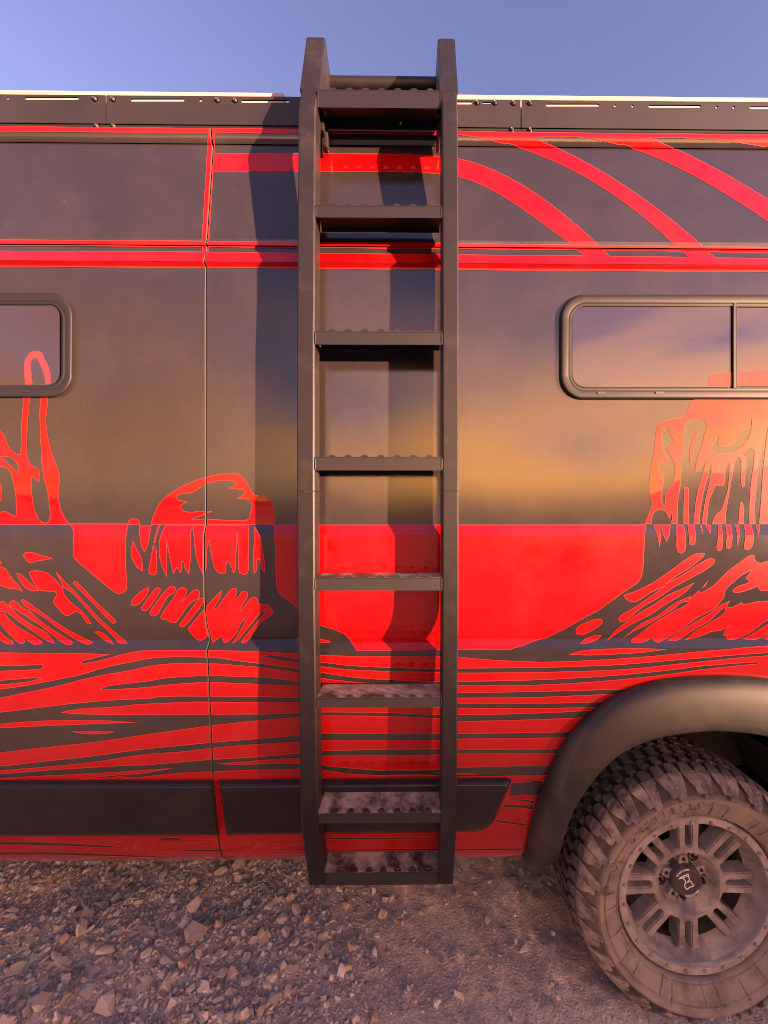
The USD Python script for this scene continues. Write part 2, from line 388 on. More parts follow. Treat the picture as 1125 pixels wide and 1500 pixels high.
RIMM = dusty('rim_dusty_paint', (.105, .096, .094), (.37, .315, .28), .85, rough=.45, scale=14, bump=.12, bscale=300, lo=.34, hi=.66)
LIPM = dusty('rim_lip_dust', (.17, .155, .148), (.40, .34, .30), .8, rough=.45, scale=12, bump=.12, bscale=300, lo=.34, hi=.62)
LUGD = dusty('sidewall_lug_dust', (.040, .034, .035), (.30, .245, .21), .75, rough=.8, scale=22, bump=.5, bscale=200, lo=.36, hi=.60)
RIMD = plain('rim_barrel_dark', (.035, .030, .03), .6)
BOLTM = plain('bolt_steel', (.16, .13, .11), .4, metal=.7)
BOLTB = plain('bolt_black', (.02, .018, .018), .35, metal=.2)
LUGM = plain('lug_black', (.015, .014, .015), .4)
CAPM = plain('hub_cap_dark', (.05, .042, .046), .4)
LOGO = plain('logo_white', (.75, .70, .70), .5)

# ------------------------------------------------------------------ ground, hills
WC = W(1022.0, 1312.0, .02)                     # wheel centre on the rim's outer plane
WX, WZ = float(WC[0]), float(WC[2])
def ground_h(x, y):
    p = np.stack([x, y, np.zeros_like(x)], -1)
    near = np.clip(1.6 - np.hypot(x, y - .2) / 3.0, 0, 1)
    h = (meshkit.fbm(p * 2.2, 3, 3) - .5) * .05 + (meshkit.fbm(p * 9.0, 3, 5) - .5) * .022 * near + (meshkit.fbm(p * 34.0, 3, 9) - .5) * .012 * near
    # tyre-print lugs pressed into the bare earth between the ladder and the wheel
    u, v = (x - .25) / .30, (y - .13) / .17
    m = np.clip(1.35 - np.hypot(u, v), 0, 1) * near
    wob = (meshkit.fbm(p * 11.0, 2, 41) - .5) * .05; brk = np.clip((meshkit.fbm(p * 6.0, 2, 43) - .42) * 4, 0, 1)
    pr = np.sin((x + wob + .35 * np.abs(((y + wob) / .09 % 1) - .5) * .06) * 2 * np.pi / .047) * .6 + np.sin((y + wob + .4 * x) * 2 * np.pi / .058) * .4
    h = h + m * brk * .0042 * np.tanh(3 * pr)
    # the wheel has settled into a shallow rut
    rut = np.exp(-((x - WX) / .33) ** 2) * np.exp(-((y - .14) / .2) ** 2)
    h = h - .022 * rut + .016 * np.exp(-((x - WX + .38) / .10) ** 2) * np.exp(-((y - .12) / .16) ** 2)
    return h
def graded(a, b, step, far, grow=1.28):
    c = list(np.arange(a, b + step / 2, step)); s = step
    lo, hi = a, b; L, H = [], []
    while hi < far:
        s *= grow; hi += s; lo -= s; H.append(hi); L.append(lo)
    return np.array(L[::-1] + c + H)
gx, gy = graded(-2.0, 1.6, .0108, 700), graded(-.90, .95, .0108, 700)
GX, GY = np.meshgrid(gx, gy, indexing='ij')
GZ = ground_h(GX, GY)
dist = np.hypot(GX, GY)
GZ = GZ * np.clip(1.2 - dist / 120, .2, 1)
nx_, ny_ = GX.shape
ii, jj = np.meshgrid(np.arange(nx_ - 1), np.arange(ny_ - 1), indexing='ij'); q = ii * ny_ + jj
gf = np.vstack([np.stack([q, q + ny_, q + ny_ + 1], -1).reshape(-1, 3), np.stack([q, q + ny_ + 1, q + 1], -1).reshape(-1, 3)])
DIRT = mat('dirt', {
    "p": ("principled_bsdf", {"roughness": .95, "specular_ior_level": .2}), "g": ("geometry", {}),
    "n1": ("noise_texture", {"scale": 2.6, "detail": 8.0, "roughness": .7}), "n2": ("noise_texture", {"scale": 60.0, "detail": 6.0, "roughness": .75}),
    "v": ("voronoi_texture", {"scale": 150.0}),
    "r1": ("rgb_ramp", {"ramp": [(.25, (.35, .275, .215)), (.5, (.45, .355, .280)), (.75, (.56, .45, .36))]}),
    "r2": ("rgb_ramp", {"ramp": [(.25, (.35, .33, .32)), (.5, (.5, .5, .5)), (.75, (.66, .64, .62))]}),
    "m": ("mix_color", {"blend_type": "overlay", "fac": .85}),
    "b1": ("bump", {"strength": .8, "distance": .006}), "b2": ("bump", {"strength": .6, "distance": .004}),
}, [("g.position", "n1.vector"), ("g.position", "n2.vector"), ("g.position", "v.vector"), ("n1.fac", "r1.fac"), ("n2.fac", "r2.fac"),
    ("r1.color", "m.a"), ("r2.color", "m.b"), ("m.result", "p.base_color"), ("n2.fac", "b1.height"), ("b1.normal", "b2.normal"), ("v.distance", "b2.height"), ("b2.normal", "p.normal")])
ground = tag(obj('ground', (np.stack([GX, GY, GZ], -1).reshape(-1, 3), gf), DIRT, smooth=True), 'bare reddish dirt and gravel ground under the van', 'ground', kind='structure')

# low desert hills behind the camera: what the gloss of the van mirrors; the gap towards the sun stays low
def hills():
    az = np.linspace(math.radians(-100), math.radians(150), 260)      # from -y towards +x
    d = np.degrees(az)
    el = 1.2 + .4 * np.sin(d * .11 + 1) + .35 * np.sin(d * .31) + .3 * np.sin(d * .83 + 2)
    el = el + 3.9 * np.exp(-((d - 41) / 8) ** 4) - 1.0 * np.exp(-((d - 56) / 8) ** 2)
    k_ = np.clip((np.abs(d - 58) - 8) / 5, 0, 1); el = np.maximum(el, .5) * k_ + 1.9 * (1 - k_)
    rows = []
    for k, (R, fr) in enumerate(((150, -.02), (185, .35), (215, .72), (235, 1.0), (290, .8), (420, .2), (520, -.05))):
        h = R * np.tan(np.radians(el)) * fr * (235 / R if fr < 1 and k < 3 else 1)
        h = h + (meshkit.fbm(np.stack([az * 60, np.full_like(az, k * 3.0), az * 0], -1), 4, 11) - .5) * (1.6 if fr > 0 else 0) * (.15 + .85 * k_)
        rows.append(np.stack([R * np.sin(az), -R * np.cos(az), h], -1))
    return loft(rows, closed=False)
def added_ridge():  # unseen crest added to block the low sun and fade light down the van
    az = np.linspace(math.radians(38), math.radians(84), 90); d = np.degrees(az)
    top = (1.48 + 120 * math.tan(SUN_EL)) * np.clip(np.minimum((d - 38) / 11, (84 - d) / 11), 0, 1) ** .7
    top = top + .12 * (meshkit.fbm(np.stack([az * 70, az * 0, az * 0], -1), 3, 17) - .5)
    return loft([np.stack([R * np.sin(az), -R * np.cos(az), top * f - .3], -1) for R, f in ((78, 0), (92, .35), (108, .82), (120, 1.0), (136, .85), (160, .3), (185, 0))], closed=False)
HILLM = plain('hill_scrub', (.11, .085, .06), .95, var=.5, vscale=.08)
tag(obj('hills', hills(), HILLM, smooth=True), 'low dark desert hills mirrored in the glossy van side', 'hills', kind='structure')
tag(obj('added_ridge', added_ridge(), HILLM, smooth=True), 'unseen low rise added to keep the setting sun off the lower van', 'added_ridge', kind='structure')

# ------------------------------------------------------------------ the van
van = thing('camper_van', 'tall black camper van with red desert line art along its side', 'van')
# traced outlines of the wheel arch flare (photo pixels on the wall)
FO = [(764.3, 1258), (768.6, 1245), (782, 1184), (799, 1138), (816, 1100), (836, 1070), (863, 1043), (894, 1020), (934, 1003), (975, 993.5), (1015, 989.5), (1049, 988.5)]
FI = [(818.5, 1263), (826, 1235), (841, 1191), (863, 1156), (888, 1126), (914, 1105), (964, 1084), (1015, 1075.5), (1049, 1073)]
FO3 = surf(*np.array(FO).T, 0.0); FI3 = W(*np.array(FI).T, -.045)
def mirrored(p, xm):
    r = p[::-1][1:].copy(); r[:, 0] = 2 * xm - r[:, 0]; return np.vstack([p, r])
FO3 = mirrored(FO3, FO3[-1, 0]); FI3 = mirrored(FI3, FI3[-1, 0])
def resample(p, n):
    s = np.concatenate([[0], np.cumsum(np.linalg.norm(np.diff(p, axis=0), axis=1))])
    f = PchipInterpolator(s, p); return f(np.linspace(0, s[-1], n))
NF = 90
FO3, FI3 = resample(FO3, NF), resample(FI3, NF)
ARCH = Polygon(np.vstack([(FO3 * .45 + FI3 * .55)[:, [0, 2]], [[FO3[-1, 0] - .05, ZBOT - .1], [FO3[0, 0] + .05, ZBOT - .1]]])).buffer(0)

X0, X1 = -2.75, 3.3
wall_poly = sbox(X0, ZBOT, X1, ZTOP).difference(ARCH)
SEAM = [surf(np.array(302.0), np.array(float(y)))[0] for y in (400, 530, 768)]
XS = float(np.mean(SEAM))
def wall(poly): 
    return sheet(poly, 0.0)
for a, b in ((X0, XS - .0034), (XS + .0022, X1)):
    m, n = wall(wall_poly.intersection(sbox(a, -1, b, 5)))
    obj('side_panel', m, BLACK, van, normals=n)
# folded edges of the two panels at the door seam
for s in (-1, 1):
    zz = np.unique(np.round(np.concatenate([ZK, np.linspace(ZBOT, ZTOP, 90)]), 5)); xx = XS + s * .0022
    o = off(zz)
    l1 = np.stack([np.full_like(zz, xx - (.0012 if s < 0 else 0)), o, zz], 1); l2 = np.stack([np.full_like(zz, xx - (s * .0012 if s > 0 else 0)), o + .003, zz], 1); l3 = np.stack([np.full_like(zz, xx - s * .0012), o + .022, zz], 1)
    m = loft([l1, l2, l3], closed=False)
    obj('panel_edge', m, BLACK if s > 0 else EDGEM, van, smooth=False)
# the rest of the body: roof, far side, floor, ends
def shell():
    loop = np.array([(.03, ZTOP), (.10, ZTOP + .08), (.30, ZTOP + .13), (1.0, ZTOP + .15), (1.7, ZTOP + .13), (1.9, ZTOP + .06), (1.98, 2.2), (2.0, 1.4), (1.96, .62), (1.90, ZBOT), (.30, ZBOT + .06), (.20, ZBOT)])
    loops = [np.stack([np.full(len(loop), x), loop[:, 0], loop[:, 1]], 1) for x in (X0, X1)]
    m = loft(loops, closed=False)
    e = [prism_x([(o, z) for o, z in zip(off(ZK) + .001, ZK)] + [tuple(p) for p in loop], x, x + .01) for x in (X0 - .01, X1)]
    return cat([m] + e)
obj('body_shell', shell(), BLACK, van)
obj('seam_backing', bbox(XS - .02, XS + .02, .11, .13, ZBOT + .1, ZTOP), SHELL, van)

# ---- the red artwork, traced piece by piece
Z1 = (5.356, 0, 500); Z2 = (5.625, 0, 760); Z3 = (4.327, 180, 680); Z4 = (5.625, 925, 560); Z5 = (3.75, 825, 760)
Z6 = (5.114, 0, 930); Z7 = (4.6875, 200, 930); Z8 = (4.5455, 660, 930); ZT = (2.9605, 745, 0)
def S(s, z): return smooth_px(s, *z)
red = []
spire = S("-300,600* -60,650 0,700 30,730 55,790 80,840 120,880 163,893* 170,780 172,640 182,520 188,440 213,345 209,260 208,185 225,130 255,95 300,82 340,95 365,145 395,205 408,260 411,335 378,445 374,500 366,560 362,640 375,740 410,880 440,960 470,1035* 468,1100 462,1230 480,1320 520,1400 548,1434* -300,1434*", Z1)
for c in ("238,445 268,345 262,260 255,190 265,150 300,138 325,170 350,230 368,290 372,340 325,445 315,550 318,700 325,850 335,1000 350,1080 375,1180 390,1280 395,1360 385,1415 350,1425 310,1400 280,1340 258,1240 248,1150 250,1052* 275,1075 310,1105* 316,1050 305,1005 285,990 250,970 220,930 215,880 215,700 225,560",
          "-60,900 0,905 60,903 100,920 135,960 155,1040* 120,1010 70,960 20,920 -60,905", "-300,985* 0,980 50,990 85,1030 105,1100 125,1200 132,1300 128,1370 100,1365 60,1340 30,1335 0,1342 -300,1350*"):
    spire = spire.difference(S(c, Z1))
red.append(spire); red.append(S("-120,1110 5,1125 12,1180 5,1250 -120,1260", Z1))
red.append(poly_px([(-150, 766.8), (190, 767.4), (190, 768.7), (-150, 768.2)]))
for c in ("575,46* 600,80 608,180 603,260 615,320 650,360 790,477 940,600 985,615 1020,605 1045,570 1045,480 1035,350 1040,150 1057,46*",
          "-30,300* 20,368* -30,372*", "195,295 220,275 260,275 340,300 440,325* 380,338 310,345 265,365 230,350 205,320",
          "-60,395 35,402 70,440 100,490 150,540 175,570 188,597* 150,580 80,572 0,548 -60,540", "137,445* 175,455 215,495 265,540 325,588* 270,592 220,570 190,545 165,500",
          "243,440* 280,427 330,430 390,445 440,485 490,535 515,570 530,620 560,660 610,710 660,745 700,785 735,830 755,862* 725,860 700,830 680,795 650,768 620,765 590,785 550,797 515,775 480,735 450,700 445,670 465,635 468,610 440,597 380,595 330,588 300,550 275,515 250,465",
          "465,437* 490,465 540,520 620,600 700,690 780,775 860,855 940,925 1010,985 1052,1025* 1030,1030 985,1025 940,970 860,890 780,810 700,720 630,640 560,580 520,560 515,540 500,505 480,475",
          "602,530* 625,512* 700,585 800,690 900,785 962,843* 935,865* 860,790 760,685 670,595", "780,930* 830,930 880,960 915,1000 938,1035* 890,1015 850,990 820,960",
          "-60,895 0,925 50,970 115,1025 60,1030 0,995 -60,960", "35,757* 70,812 130,872 200,917 280,962 350,1015 345,1030 290,1037 240,1012 195,980 205,1020 180,1030 140,1010 80,950 30,895 0,855 -60,820 -60,745 0,752",
          "-60,700 0,688 28,678 65,708 130,770 200,830 300,890 380,930 425,980 455,1028* 400,1010 340,970 260,915 190,868 110,808 60,768 38,746 0,736 -60,735",
          "78,708 95,680 118,673 150,695 200,738 250,760 330,835 420,900 500,950 605,1022 590,1035 550,1037 510,1015 430,950 340,880 240,815 150,760",
          "180,675* 192,660* 250,700 350,770 450,840 550,905 650,960 770,1020* 740,1035 700,1030 640,1000 560,950 470,890 380,820 300,770 235,735 200,710"):
    red.append(S(c, Z2))
dome_ = S("180,382* 190,340 220,270 270,210 340,160 420,120 520,85 610,65 700,58 750,75 785,110 805,155 830,190 860,203 900,205 935,225 955,265 960,300 961,382*", Z3)
dome_ = dome_.difference(S("437,347* 500,325 570,297* 500,298 420,303 375,290 368,265 385,250 412,240* 370,232 345,220 342,200 365,190 440,180 480,155 520,130 590,108 660,103 705,108 716,122 700,140 675,152* 730,158 770,165 772,185 755,200 728,215* 790,222 818,245 812,300 800,345 770,355 600,352 520,348", Z3))
red.append(dome_)
for c in ("35,383* 38,362 60,347 90,348 108,365 110,383*", "105,386* 182,386* 172,440 160,510 138,555* 120,520 108,450", "225,386* 240,386* 215,450 207,490 196,500* 205,460", "193,510* 212,545 212,690 195,703 172,695 165,670 180,590", "65,485* 85,530 120,600 125,675* 95,655 65,610 53,570 58,520",
          "272,386* 800,386* 795,600 792,688 765,698 738,685 733,560 725,435* 718,560 712,680 700,688* 685,640 665,615 655,640 650,690 610,688 585,660 565,590 545,480* 530,560 528,660 515,705* 490,660 465,580 455,500 447,400* 430,440 432,560 420,697* 395,660 380,615 365,690 345,655 322,697* 300,600 277,480* 280,715* 250,650 232,570 232,500 245,440",
          "835,395* 870,460 890,560 902,640 902,690* 880,660 860,600 850,665 832,695* 828,600 832,500",
          "55,888 60,860 110,810 168,775* 160,810 130,860 85,895", "118,915 130,890 210,785 235,785 240,800 160,920 135,930", "172,945 180,920 280,790 315,770 335,785 325,815 290,835 220,950 190,962",
          "240,970 265,925 320,850 350,795 380,782 408,800 400,830 375,870 440,805 470,793 488,815 480,850 430,880 370,960 340,1000 310,1005 280,985 255,985", "360,1020 370,1000 490,850 513,850 505,885 400,1020 375,1032",
          "415,1045 430,1020 550,880 630,795* 610,860 580,920 640,850 690,790 715,785 725,805 715,850 760,805 785,808 793,830 760,890 745,930 800,860 830,842 855,855 860,885 905,885 945,915 955,940 930,965 880,1000 830,1060 780,1130 750,1130 800,1060 905,930 880,935 800,1030 730,1115 692,1138* 740,1060 770,985 720,1070 680,1115 640,1130 632,1085* 600,1110 568,1132* 550,1080 520,1105 490,1118 460,1100"):
    red.append(S(c, Z3))
# the wide sky panel of the artwork, running behind the ladder to the right butte
red.append(poly_px([(401.8, 769)] + [(403, 800), (404.7, 850), (406, 862), (410, 870), (418, 876.5), (437, 891), (455, 903)] + [(470, 916.5), (488, 921), (505, 929), (512, 936), (516, 944), (523, 953), (580, 952.5), (645, 952), (700, 951.8), (748, 951), (765, 946.5), (783, 939), (801, 934), (825, 922), (852, 907), (878, 893), (900, 877), (918, 864), (931, 856), (938, 848), (941.5, 836), (942.5, 820), (944, 790), (945.3, 769)]))
red.append(poly_px([(468, 936.5), (480, 938), (485, 941), (468, 942)]))
butte = S("112,1165* 135,1100 170,1000 150,920 152,780 162,690 180,600 190,520 205,400 225,345 270,320 350,300 410,290 450,255 475,200 490,165 525,140 600,90 630,60* 623,20 624,-15 640,-50 770,-73 900,-85 1125,-98 2500,-90* 2500,1165*", Z4)
for c in ("255,380 285,370 300,380 320,430 345,480 330,510 300,535 300,570 330,620 355,680 360,740 345,820 310,880 280,920 275,960 278,1020 265,1020 248,975 250,900 262,830 255,765 235,735 220,700 222,665 255,650 290,655 305,665* 305,650 270,590 250,530 245,470 245,410",
          "165,1168* 165,1110 190,1065 235,1045 270,1055 295,1090 312,1125* 330,1070* 335,1110 325,1168*",
          "660,660* 640,700 620,800 590,920 565,1060 560,1168* 580,1168* 590,1080 610,960 640,830 655,740", "725,435* 700,460 665,510 655,550 680,580 750,588 840,575 910,530 960,460 985,390 995,270* 960,340 900,430 850,490 790,525 730,530 712,505",
          "808,655* 785,690 768,760 755,850 690,850 675,890 650,940 630,1020 618,1168* 660,1168* 690,1100 740,1050 770,960 790,900 805,760",
          "895,605* 930,565 970,540 1005,555 1012,600 1000,720 985,830 975,950 970,1060 968,1168* 920,1168* 920,1060 905,985 890,1040 880,1168* 770,1168* 775,1080 795,950 830,760 855,650 875,615 895,630 905,700 900,800 915,865 930,840 935,760 945,680 940,620 920,605",
          "1130,340* 1085,500 1050,680 1030,850 1015,1000 1018,1168* 1050,1168* 1060,1060 1075,850 1085,700 1110,480", "1115,1168* 1120,1060 1150,900 1210,800 1230,1000 1240,1168*", "1330,1168* 1340,900 1390,500 1430,700 1440,1168*"):
    butte = butte.difference(S(c, Z4))
big_r = S("435,370 455,330 500,308 560,308 605,330 618,370 600,430 580,520 555,590 535,650 525,745* 560,720 600,660 625,635* 600,700 580,790 550,880 530,980 520,1080 518,1168* 468,1168* 468,870* 433,870* 430,1000 428,1168* 375,1168* 378,1000 400,850 410,700 420,560", Z4).difference(S("545,405* 520,440 490,510 478,600 488,700* 505,600 530,500", Z4))
butte = butte.difference(big_r); red.append(butte)
for c in ("495,34* 530,34* 532,100 530,160* 518,100", "533,34* 588,34* 582,90 567,125* 550,90", "620,34* 660,34* 672,95 670,170 648,190 625,175 623,100", "683,34* 718,34* 726,90 722,135 708,145 692,135 690,95", "750,34* 757,34* 768,88* 760,70", "778,34* 808,34* 806,82* 792,60",
          "850,34* 868,34* 875,95 870,165 855,177 842,165 850,95", "890,34* 920,34* 927,95 920,155 905,162 893,152 898,95", "943,34* 962,34* 967,90 953,152* 955,90", "993,34* 1030,34* 1045,95 1035,155 1015,170 993,160 1000,95", "1055,34* 1078,34* 1073,90* 1068,80",
          "330,420* 400,395 500,345 600,275 690,210 735,190 775,190 770,205 700,265 620,315 565,355* 650,310 740,250 800,218 828,222 830,240 790,275 700,325 600,380 520,435 440,480 340,560 315,565 303,550 315,530 400,480 480,425 555,370* 480,405 400,455 370,455 345,440",
          "237,670* 290,610 380,540 480,480 580,415 650,385 720,350* 660,410 560,470 470,530 380,575 300,625",
          "302,675* 340,645 420,580 520,530 600,470 660,440 700,425* 690,440 760,380 795,338* 780,365 745,395 760,403 830,360 900,290 980,230 1030,198 1050,205 1050,225 1080,243 1125,230 1300,220 1300,390 1120,395 1075,390 1070,370* 1000,395 950,405 928,395 960,370 1020,345 1000,325* 1035,280* 980,310 920,360 890,390 880,430 830,490 740,540 640,610 560,660 520,680 495,670 490,650* 450,675 380,682 372,670 420,630 500,570 600,510 680,455 590,505 480,570 380,620",
          "573,670* 620,630 700,580 800,520 870,470 915,450* 900,485 960,470 980,455* 985,470 1060,455 1125,450 1300,450 1300,560 1125,555 1060,600 1000,640 930,665 900,660 895,635* 878,640 890,610 920,585* 870,610 810,620 750,645 665,667* 720,620 800,570 890,495 800,560 700,620 620,670",
          "985,660* 1060,615 1125,575 1200,540 1200,600 1125,635 1050,665", "1100,660 1125,640 1250,560 1250,655", "68,620 75,595 120,570 180,550 212,555 210,575 170,605 110,635 80,635", "90,690* 125,655 180,638 212,637* 190,660 150,680", "30,745* 100,725 200,715 400,712 570,715* 450,732 300,742 150,748"):
    red.append(S(c, Z5))
# the striped desert floor: one red field minus black stripes
def conv(s, z): return [(z[1] + float(a) / z[0], z[2] + float(b) / z[0]) for a, b in (w.split(',') for w in s.split())]
top = [(-500, 955.5), (0, 955.8), (120, 957), (161, 958.3), (120, 968), (119.6, 971.5), (137, 970), (176, 959.4), (190, 956), (201.5, 953.8)] + conv("0,110 150,105 500,105 840,112 1110,130", Z7) + [(470, 959.6), (520, 961), (645, 961.5), (672, 962.5), (726, 967), (792, 969.6), (836, 968.5), (900, 965.2), (960, 960.5), (1030, 953.5), (1125, 946), (1500, 925)]
field = poly_px(top + [(1500, 1262), (-500, 1262)])
S2 = [(-160, 1029, 1046), (-60, 1017, 1032), (0, 1009.6, 1022), (39, 1004, 1014), (78, 996.5, 1006.3), (117, 988.7, 996), (156, 977, 987.7), (195.5, 969, 981), (221, 964, 974.8), (260, 962, 971.6), (311, 963, 971.8), (349, 968, 974.4), (379, 971.6, 977), (437, 979.5, 985), (470, 985, 993), (540, 994, 1000), (645, 998, 1004), (672, 998, 1003.7), (745, 997, 1004), (846, 993, 1000), (948, 985, 991), (1040, 974.5, 979), (1110, 969.5, 972)]
cuts = [ribbon(p) for p in (
    [(383.5, 962, 962.3), (392, 959.2, 963), (405, 959.9, 966), (437, 965.2, 970.1), (470, 969.7, 975.8), (512, 974.8, 980.5), (573, 977.8, 983.2), (645, 979.2, 984.5), (672, 978.8, 985.4), (780, 978, 984.5), (850, 976, 983), (900, 974, 981), (940, 971, 978), (1000, 966, 971.5), (1125, 956, 960), (1300, 948, 952)], S2,
    [(148, 1008.6, 1009.4), (153, 1005.8, 1010), (176, 1002.3, 1009), (220, 997, 1006), (243, 993, 1003), (307, 989.7, 999.3), (349, 990.8, 1000.5), (392, 992.5, 1002.5), (437, 998.7, 1004.2), (550, 1010, 1016), (672, 1014.7, 1022), (780, 1013, 1021), (860, 1011, 1018), (1000, 1006, 1012)],
    [(430, 1021.4, 1028.4), (550, 1027, 1033), (672, 1030, 1036.7), (800, 1030, 1037), (880, 1028, 1035), (1000, 1025, 1031)], [(430, 1044.4, 1050.4), (470, 1043, 1048), (550, 1043.5, 1048.5), (645, 1046.7, 1052.4), (672, 1047, 1056), (800, 1044, 1053), (880, 1040, 1049), (1000, 1035, 1043)],
    [(-160, 1132, 1138), (-60, 1126, 1132.4), (0, 1122, 1128), (59, 1115.8, 1123.6), (137, 1107, 1115.8), (220, 1096.2, 1104), (264, 1092, 1101), (311, 1087.4, 1095.3), (370, 1082.5, 1090.4), (437, 1077, 1086), (470, 1074, 1084.5), (645, 1074, 1084), (672, 1074.3, 1082), (840, 1072, 1080), (950, 1070, 1077)],
    [(430, 1103.6, 1110), (470, 1100, 1107), (645, 1097, 1105), (672, 1098, 1103.8), (820, 1097, 1103), (900, 1096, 1102)], [(430, 1117.6, 1126.6), (470, 1121, 1127.7), (512, 1125, 1133), (556, 1128, 1135), (620, 1128, 1134.5), (672, 1124.5, 1137), (745, 1122, 1136), (800, 1121, 1135), (830, 1120.5, 1134.8)])]
cuts.append(poly_px([(-200, 975.5)] + conv("0,232 150,228 330,222 310,255 290,258 0,270", Z6) + [(-200, 983.5)]))
cuts.append(S("-600,350 0,340 200,325 315,318* 230,345 100,362 0,372 -600,400", Z6))
b5 = poly_px([(-200, 1056), (-60, 1051)] + conv("0,580 200,555 500,518 800,490 1125,475", Z6) + conv("150,425 300,420 700,422 1110,430 1110,462 700,460 400,458 0,475", Z7) + conv("900,535 700,546 600,553 520,565 455,580 520,587 600,591 800,597 1000,599", Z6) + conv("0,545 500,545 900,543 1110,535 1110,562 900,580 500,622 300,650 0,692", Z7) + conv("900,775 600,815 300,845 0,880", Z6) + [(-60, 1110), (-200, 1118)])
b5 = b5.difference(S("-600,690 0,662 300,643 600,638 850,643 1035,658* 850,660 600,670 300,682 0,697 -600,725", Z6)).difference(S("530,720* 700,722 862,722* 800,737 700,742 620,738", Z6))
b7 = poly_px([(-200, 1141)] + conv("0,1042 400,1010 800,985 1000,975", Z6) + conv("0,897 260,876 520,855 800,840 1110,812 1110,842 900,855 700,872 550,885 700,888 900,885 1110,882 1110,922 800,925 520,935 350,943 200,956 0,978", Z7) + conv("900,1060 600,1082 760,1061 900,1047", Z6) + conv("0,955 130,935 250,915 130,920 0,930", Z7) + conv("900,1024 700,1035 300,1055 0,1072", Z6) + [(-200, 1146)])
cuts += [b5, b7, S("405,985* 500,978 615,980 590,1060 480,1062 385,1070*", Z8), S("370,1095* 480,1093 560,1105* 550,1118 480,1105", Z8), S("350,1125* 450,1128 555,1135* 545,1162* 460,1148 345,1145*", Z8), S("300,1230* 400,1240 505,1255* 500,1270* 400,1255 300,1245*", Z8)]
cuts += [ribbon([(476, 1227, 1228.4), (600, 1227.2, 1229), (728, 1228.2, 1228.8)]), ribbon([(400, 1243.6, 1244.6), (668, 1242.8, 1245), (764, 1242, 1244)]),
         ribbon([(-200, 1230, 1235), (0, 1232.4, 1236.5), (68, 1233.5, 1237.5), (135, 1236.8, 1240), (187, 1241, 1241.6)]), ribbon([(-200, 1244, 1252), (0, 1247, 1251.5), (68, 1247, 1251.3), (135, 1249.3, 1252.6), (189, 1252.4, 1254), (243, 1255, 1256)]),
         S("680,380* 740,374 805,380* 740,388", (2.9605, 0, 1100)), ribbon([(231, 1243.2, 1243.6), (270, 1243.7, 1245.8), (320, 1244, 1246.6), (332, 1244.6, 1245.6)]), ribbon([(236, 1229, 1231), (300, 1230, 1231), (318, 1230, 1230.3)])]
field = field.difference(unary_union(cuts)); red.append(field)
red.append(ribbon([(640, 1131.6, 1132.2), (670, 1132, 1133.6), (700, 1133.3, 1133.8)]))
# upper bands
red.append(poly_px([(-500, 178), (0, 185.6), (300, 188.4), (435, 189.4), (645, 191.6), (745, 194.2), (1125, 197.6), (1500, 201), (1500, 207), (1125, 203.5), (774, 200), (645, 197.3), (435, 196), (300, 194.5), (0, 193.3), (-500, 188)]))
red.append(poly_px([(305.5, 192), (315.5, 188), (312.6, 250), (306.3, 355), (296, 353)]))
def fit(pts, x0, x1, deg=3, n=26):
    p = np.array(pts, float); c = np.polyfit(p[:, 0], p[:, 1], deg); x = np.linspace(x0, x1, n); return list(zip(x, np.polyval(c, x)))
e1t = fit([(655, 230), (671, 233), (708, 242.5), (748, 263), (796, 290.5), (833, 321), (875, 357.5)], 655, 875.5); e1b = fit([(655, 256.5), (671, 260), (708, 272), (747, 294), (779, 316), (809, 338), (836, 357.5)], 655, 836.5)
A1 = poly_px([(311, 225), (467, 225.3), (560, 225.8), (620, 227.4)] + e1t + e1b[::-1] + [(620, 252.9), (560, 252.2), (467, 251.5), (310, 251.5)])
A2 = poly_px([(600, 192), (745, 195)] + fit([(774, 199.3), (816, 216), (856.5, 238), (907, 267), (954.5, 300.6), (995, 331), (1029, 360.5)], 774, 1029.5) + fit([(671, 197.6), (708, 203), (747, 214.5), (779, 223), (826, 243), (880, 273.6), (924, 304), (961, 334.4), (988, 359.5)], 671, 988.5)[::-1] + [(600, 196)])
A3 = poly_px([(760, 195), (950, 198)] + fit([(951, 202.3), (996, 221), (1032, 238), (1072, 262), (1103, 279), (1125, 292), (1250, 375)], 951, 1260) + fit([(790, 200.3), (823, 201.5), (873, 206), (910, 213.5), (948, 225), (988, 241.5), (1032, 266), (1069, 289), (1100, 309), (1125, 325), (1250, 415)], 782, 1260)[::-1])
A4 = poly_px([(930, 197), (1250, 200), (1500, 330)] + fit([(958, 202.7), (1015, 203.2), (1066, 207), (1125, 216.8), (1250, 252), (1440, 345)], 958, 1440)[::-1])
red += [A1, A2, A3, A4]
band = poly_px([(-500, 347), (0, 351.3), (304, 353.3), (440, 354.6), (645, 356), (745, 357.8), (1125, 362.2), (1500, 366), (1500, 402.5), (1125, 398.6), (645, 395.4), (304, 392.3), (0, 390.8), (-500, 388)])
for c in ([(-500, 356), (0, 359.8), (297, 361.8), (297, 369.4), (0, 368), (-500, 364)], [(306, 362), (640, 364.6), (845, 366.5), (856, 375.2), (640, 373.2), (306, 369.6)], [(884, 367.5), (999, 368.4), (1008.5, 377), (893, 375.8)], [(1039, 369.5), (1240, 371.5), (1246, 380), (1048, 378)]):
    band = band.difference(poly_px(c))
red.append(band)

seam_gap = sbox(XS - .0040, -1, XS + .0030, 5)
RED_XZ = unary_union([to_xz(r) for r in red]).intersection(sbox(X0 + .02, ZBOT + .002, X1 - .02, ZTOP - .003)).difference(seam_gap).difference(ARCH.buffer(.004))

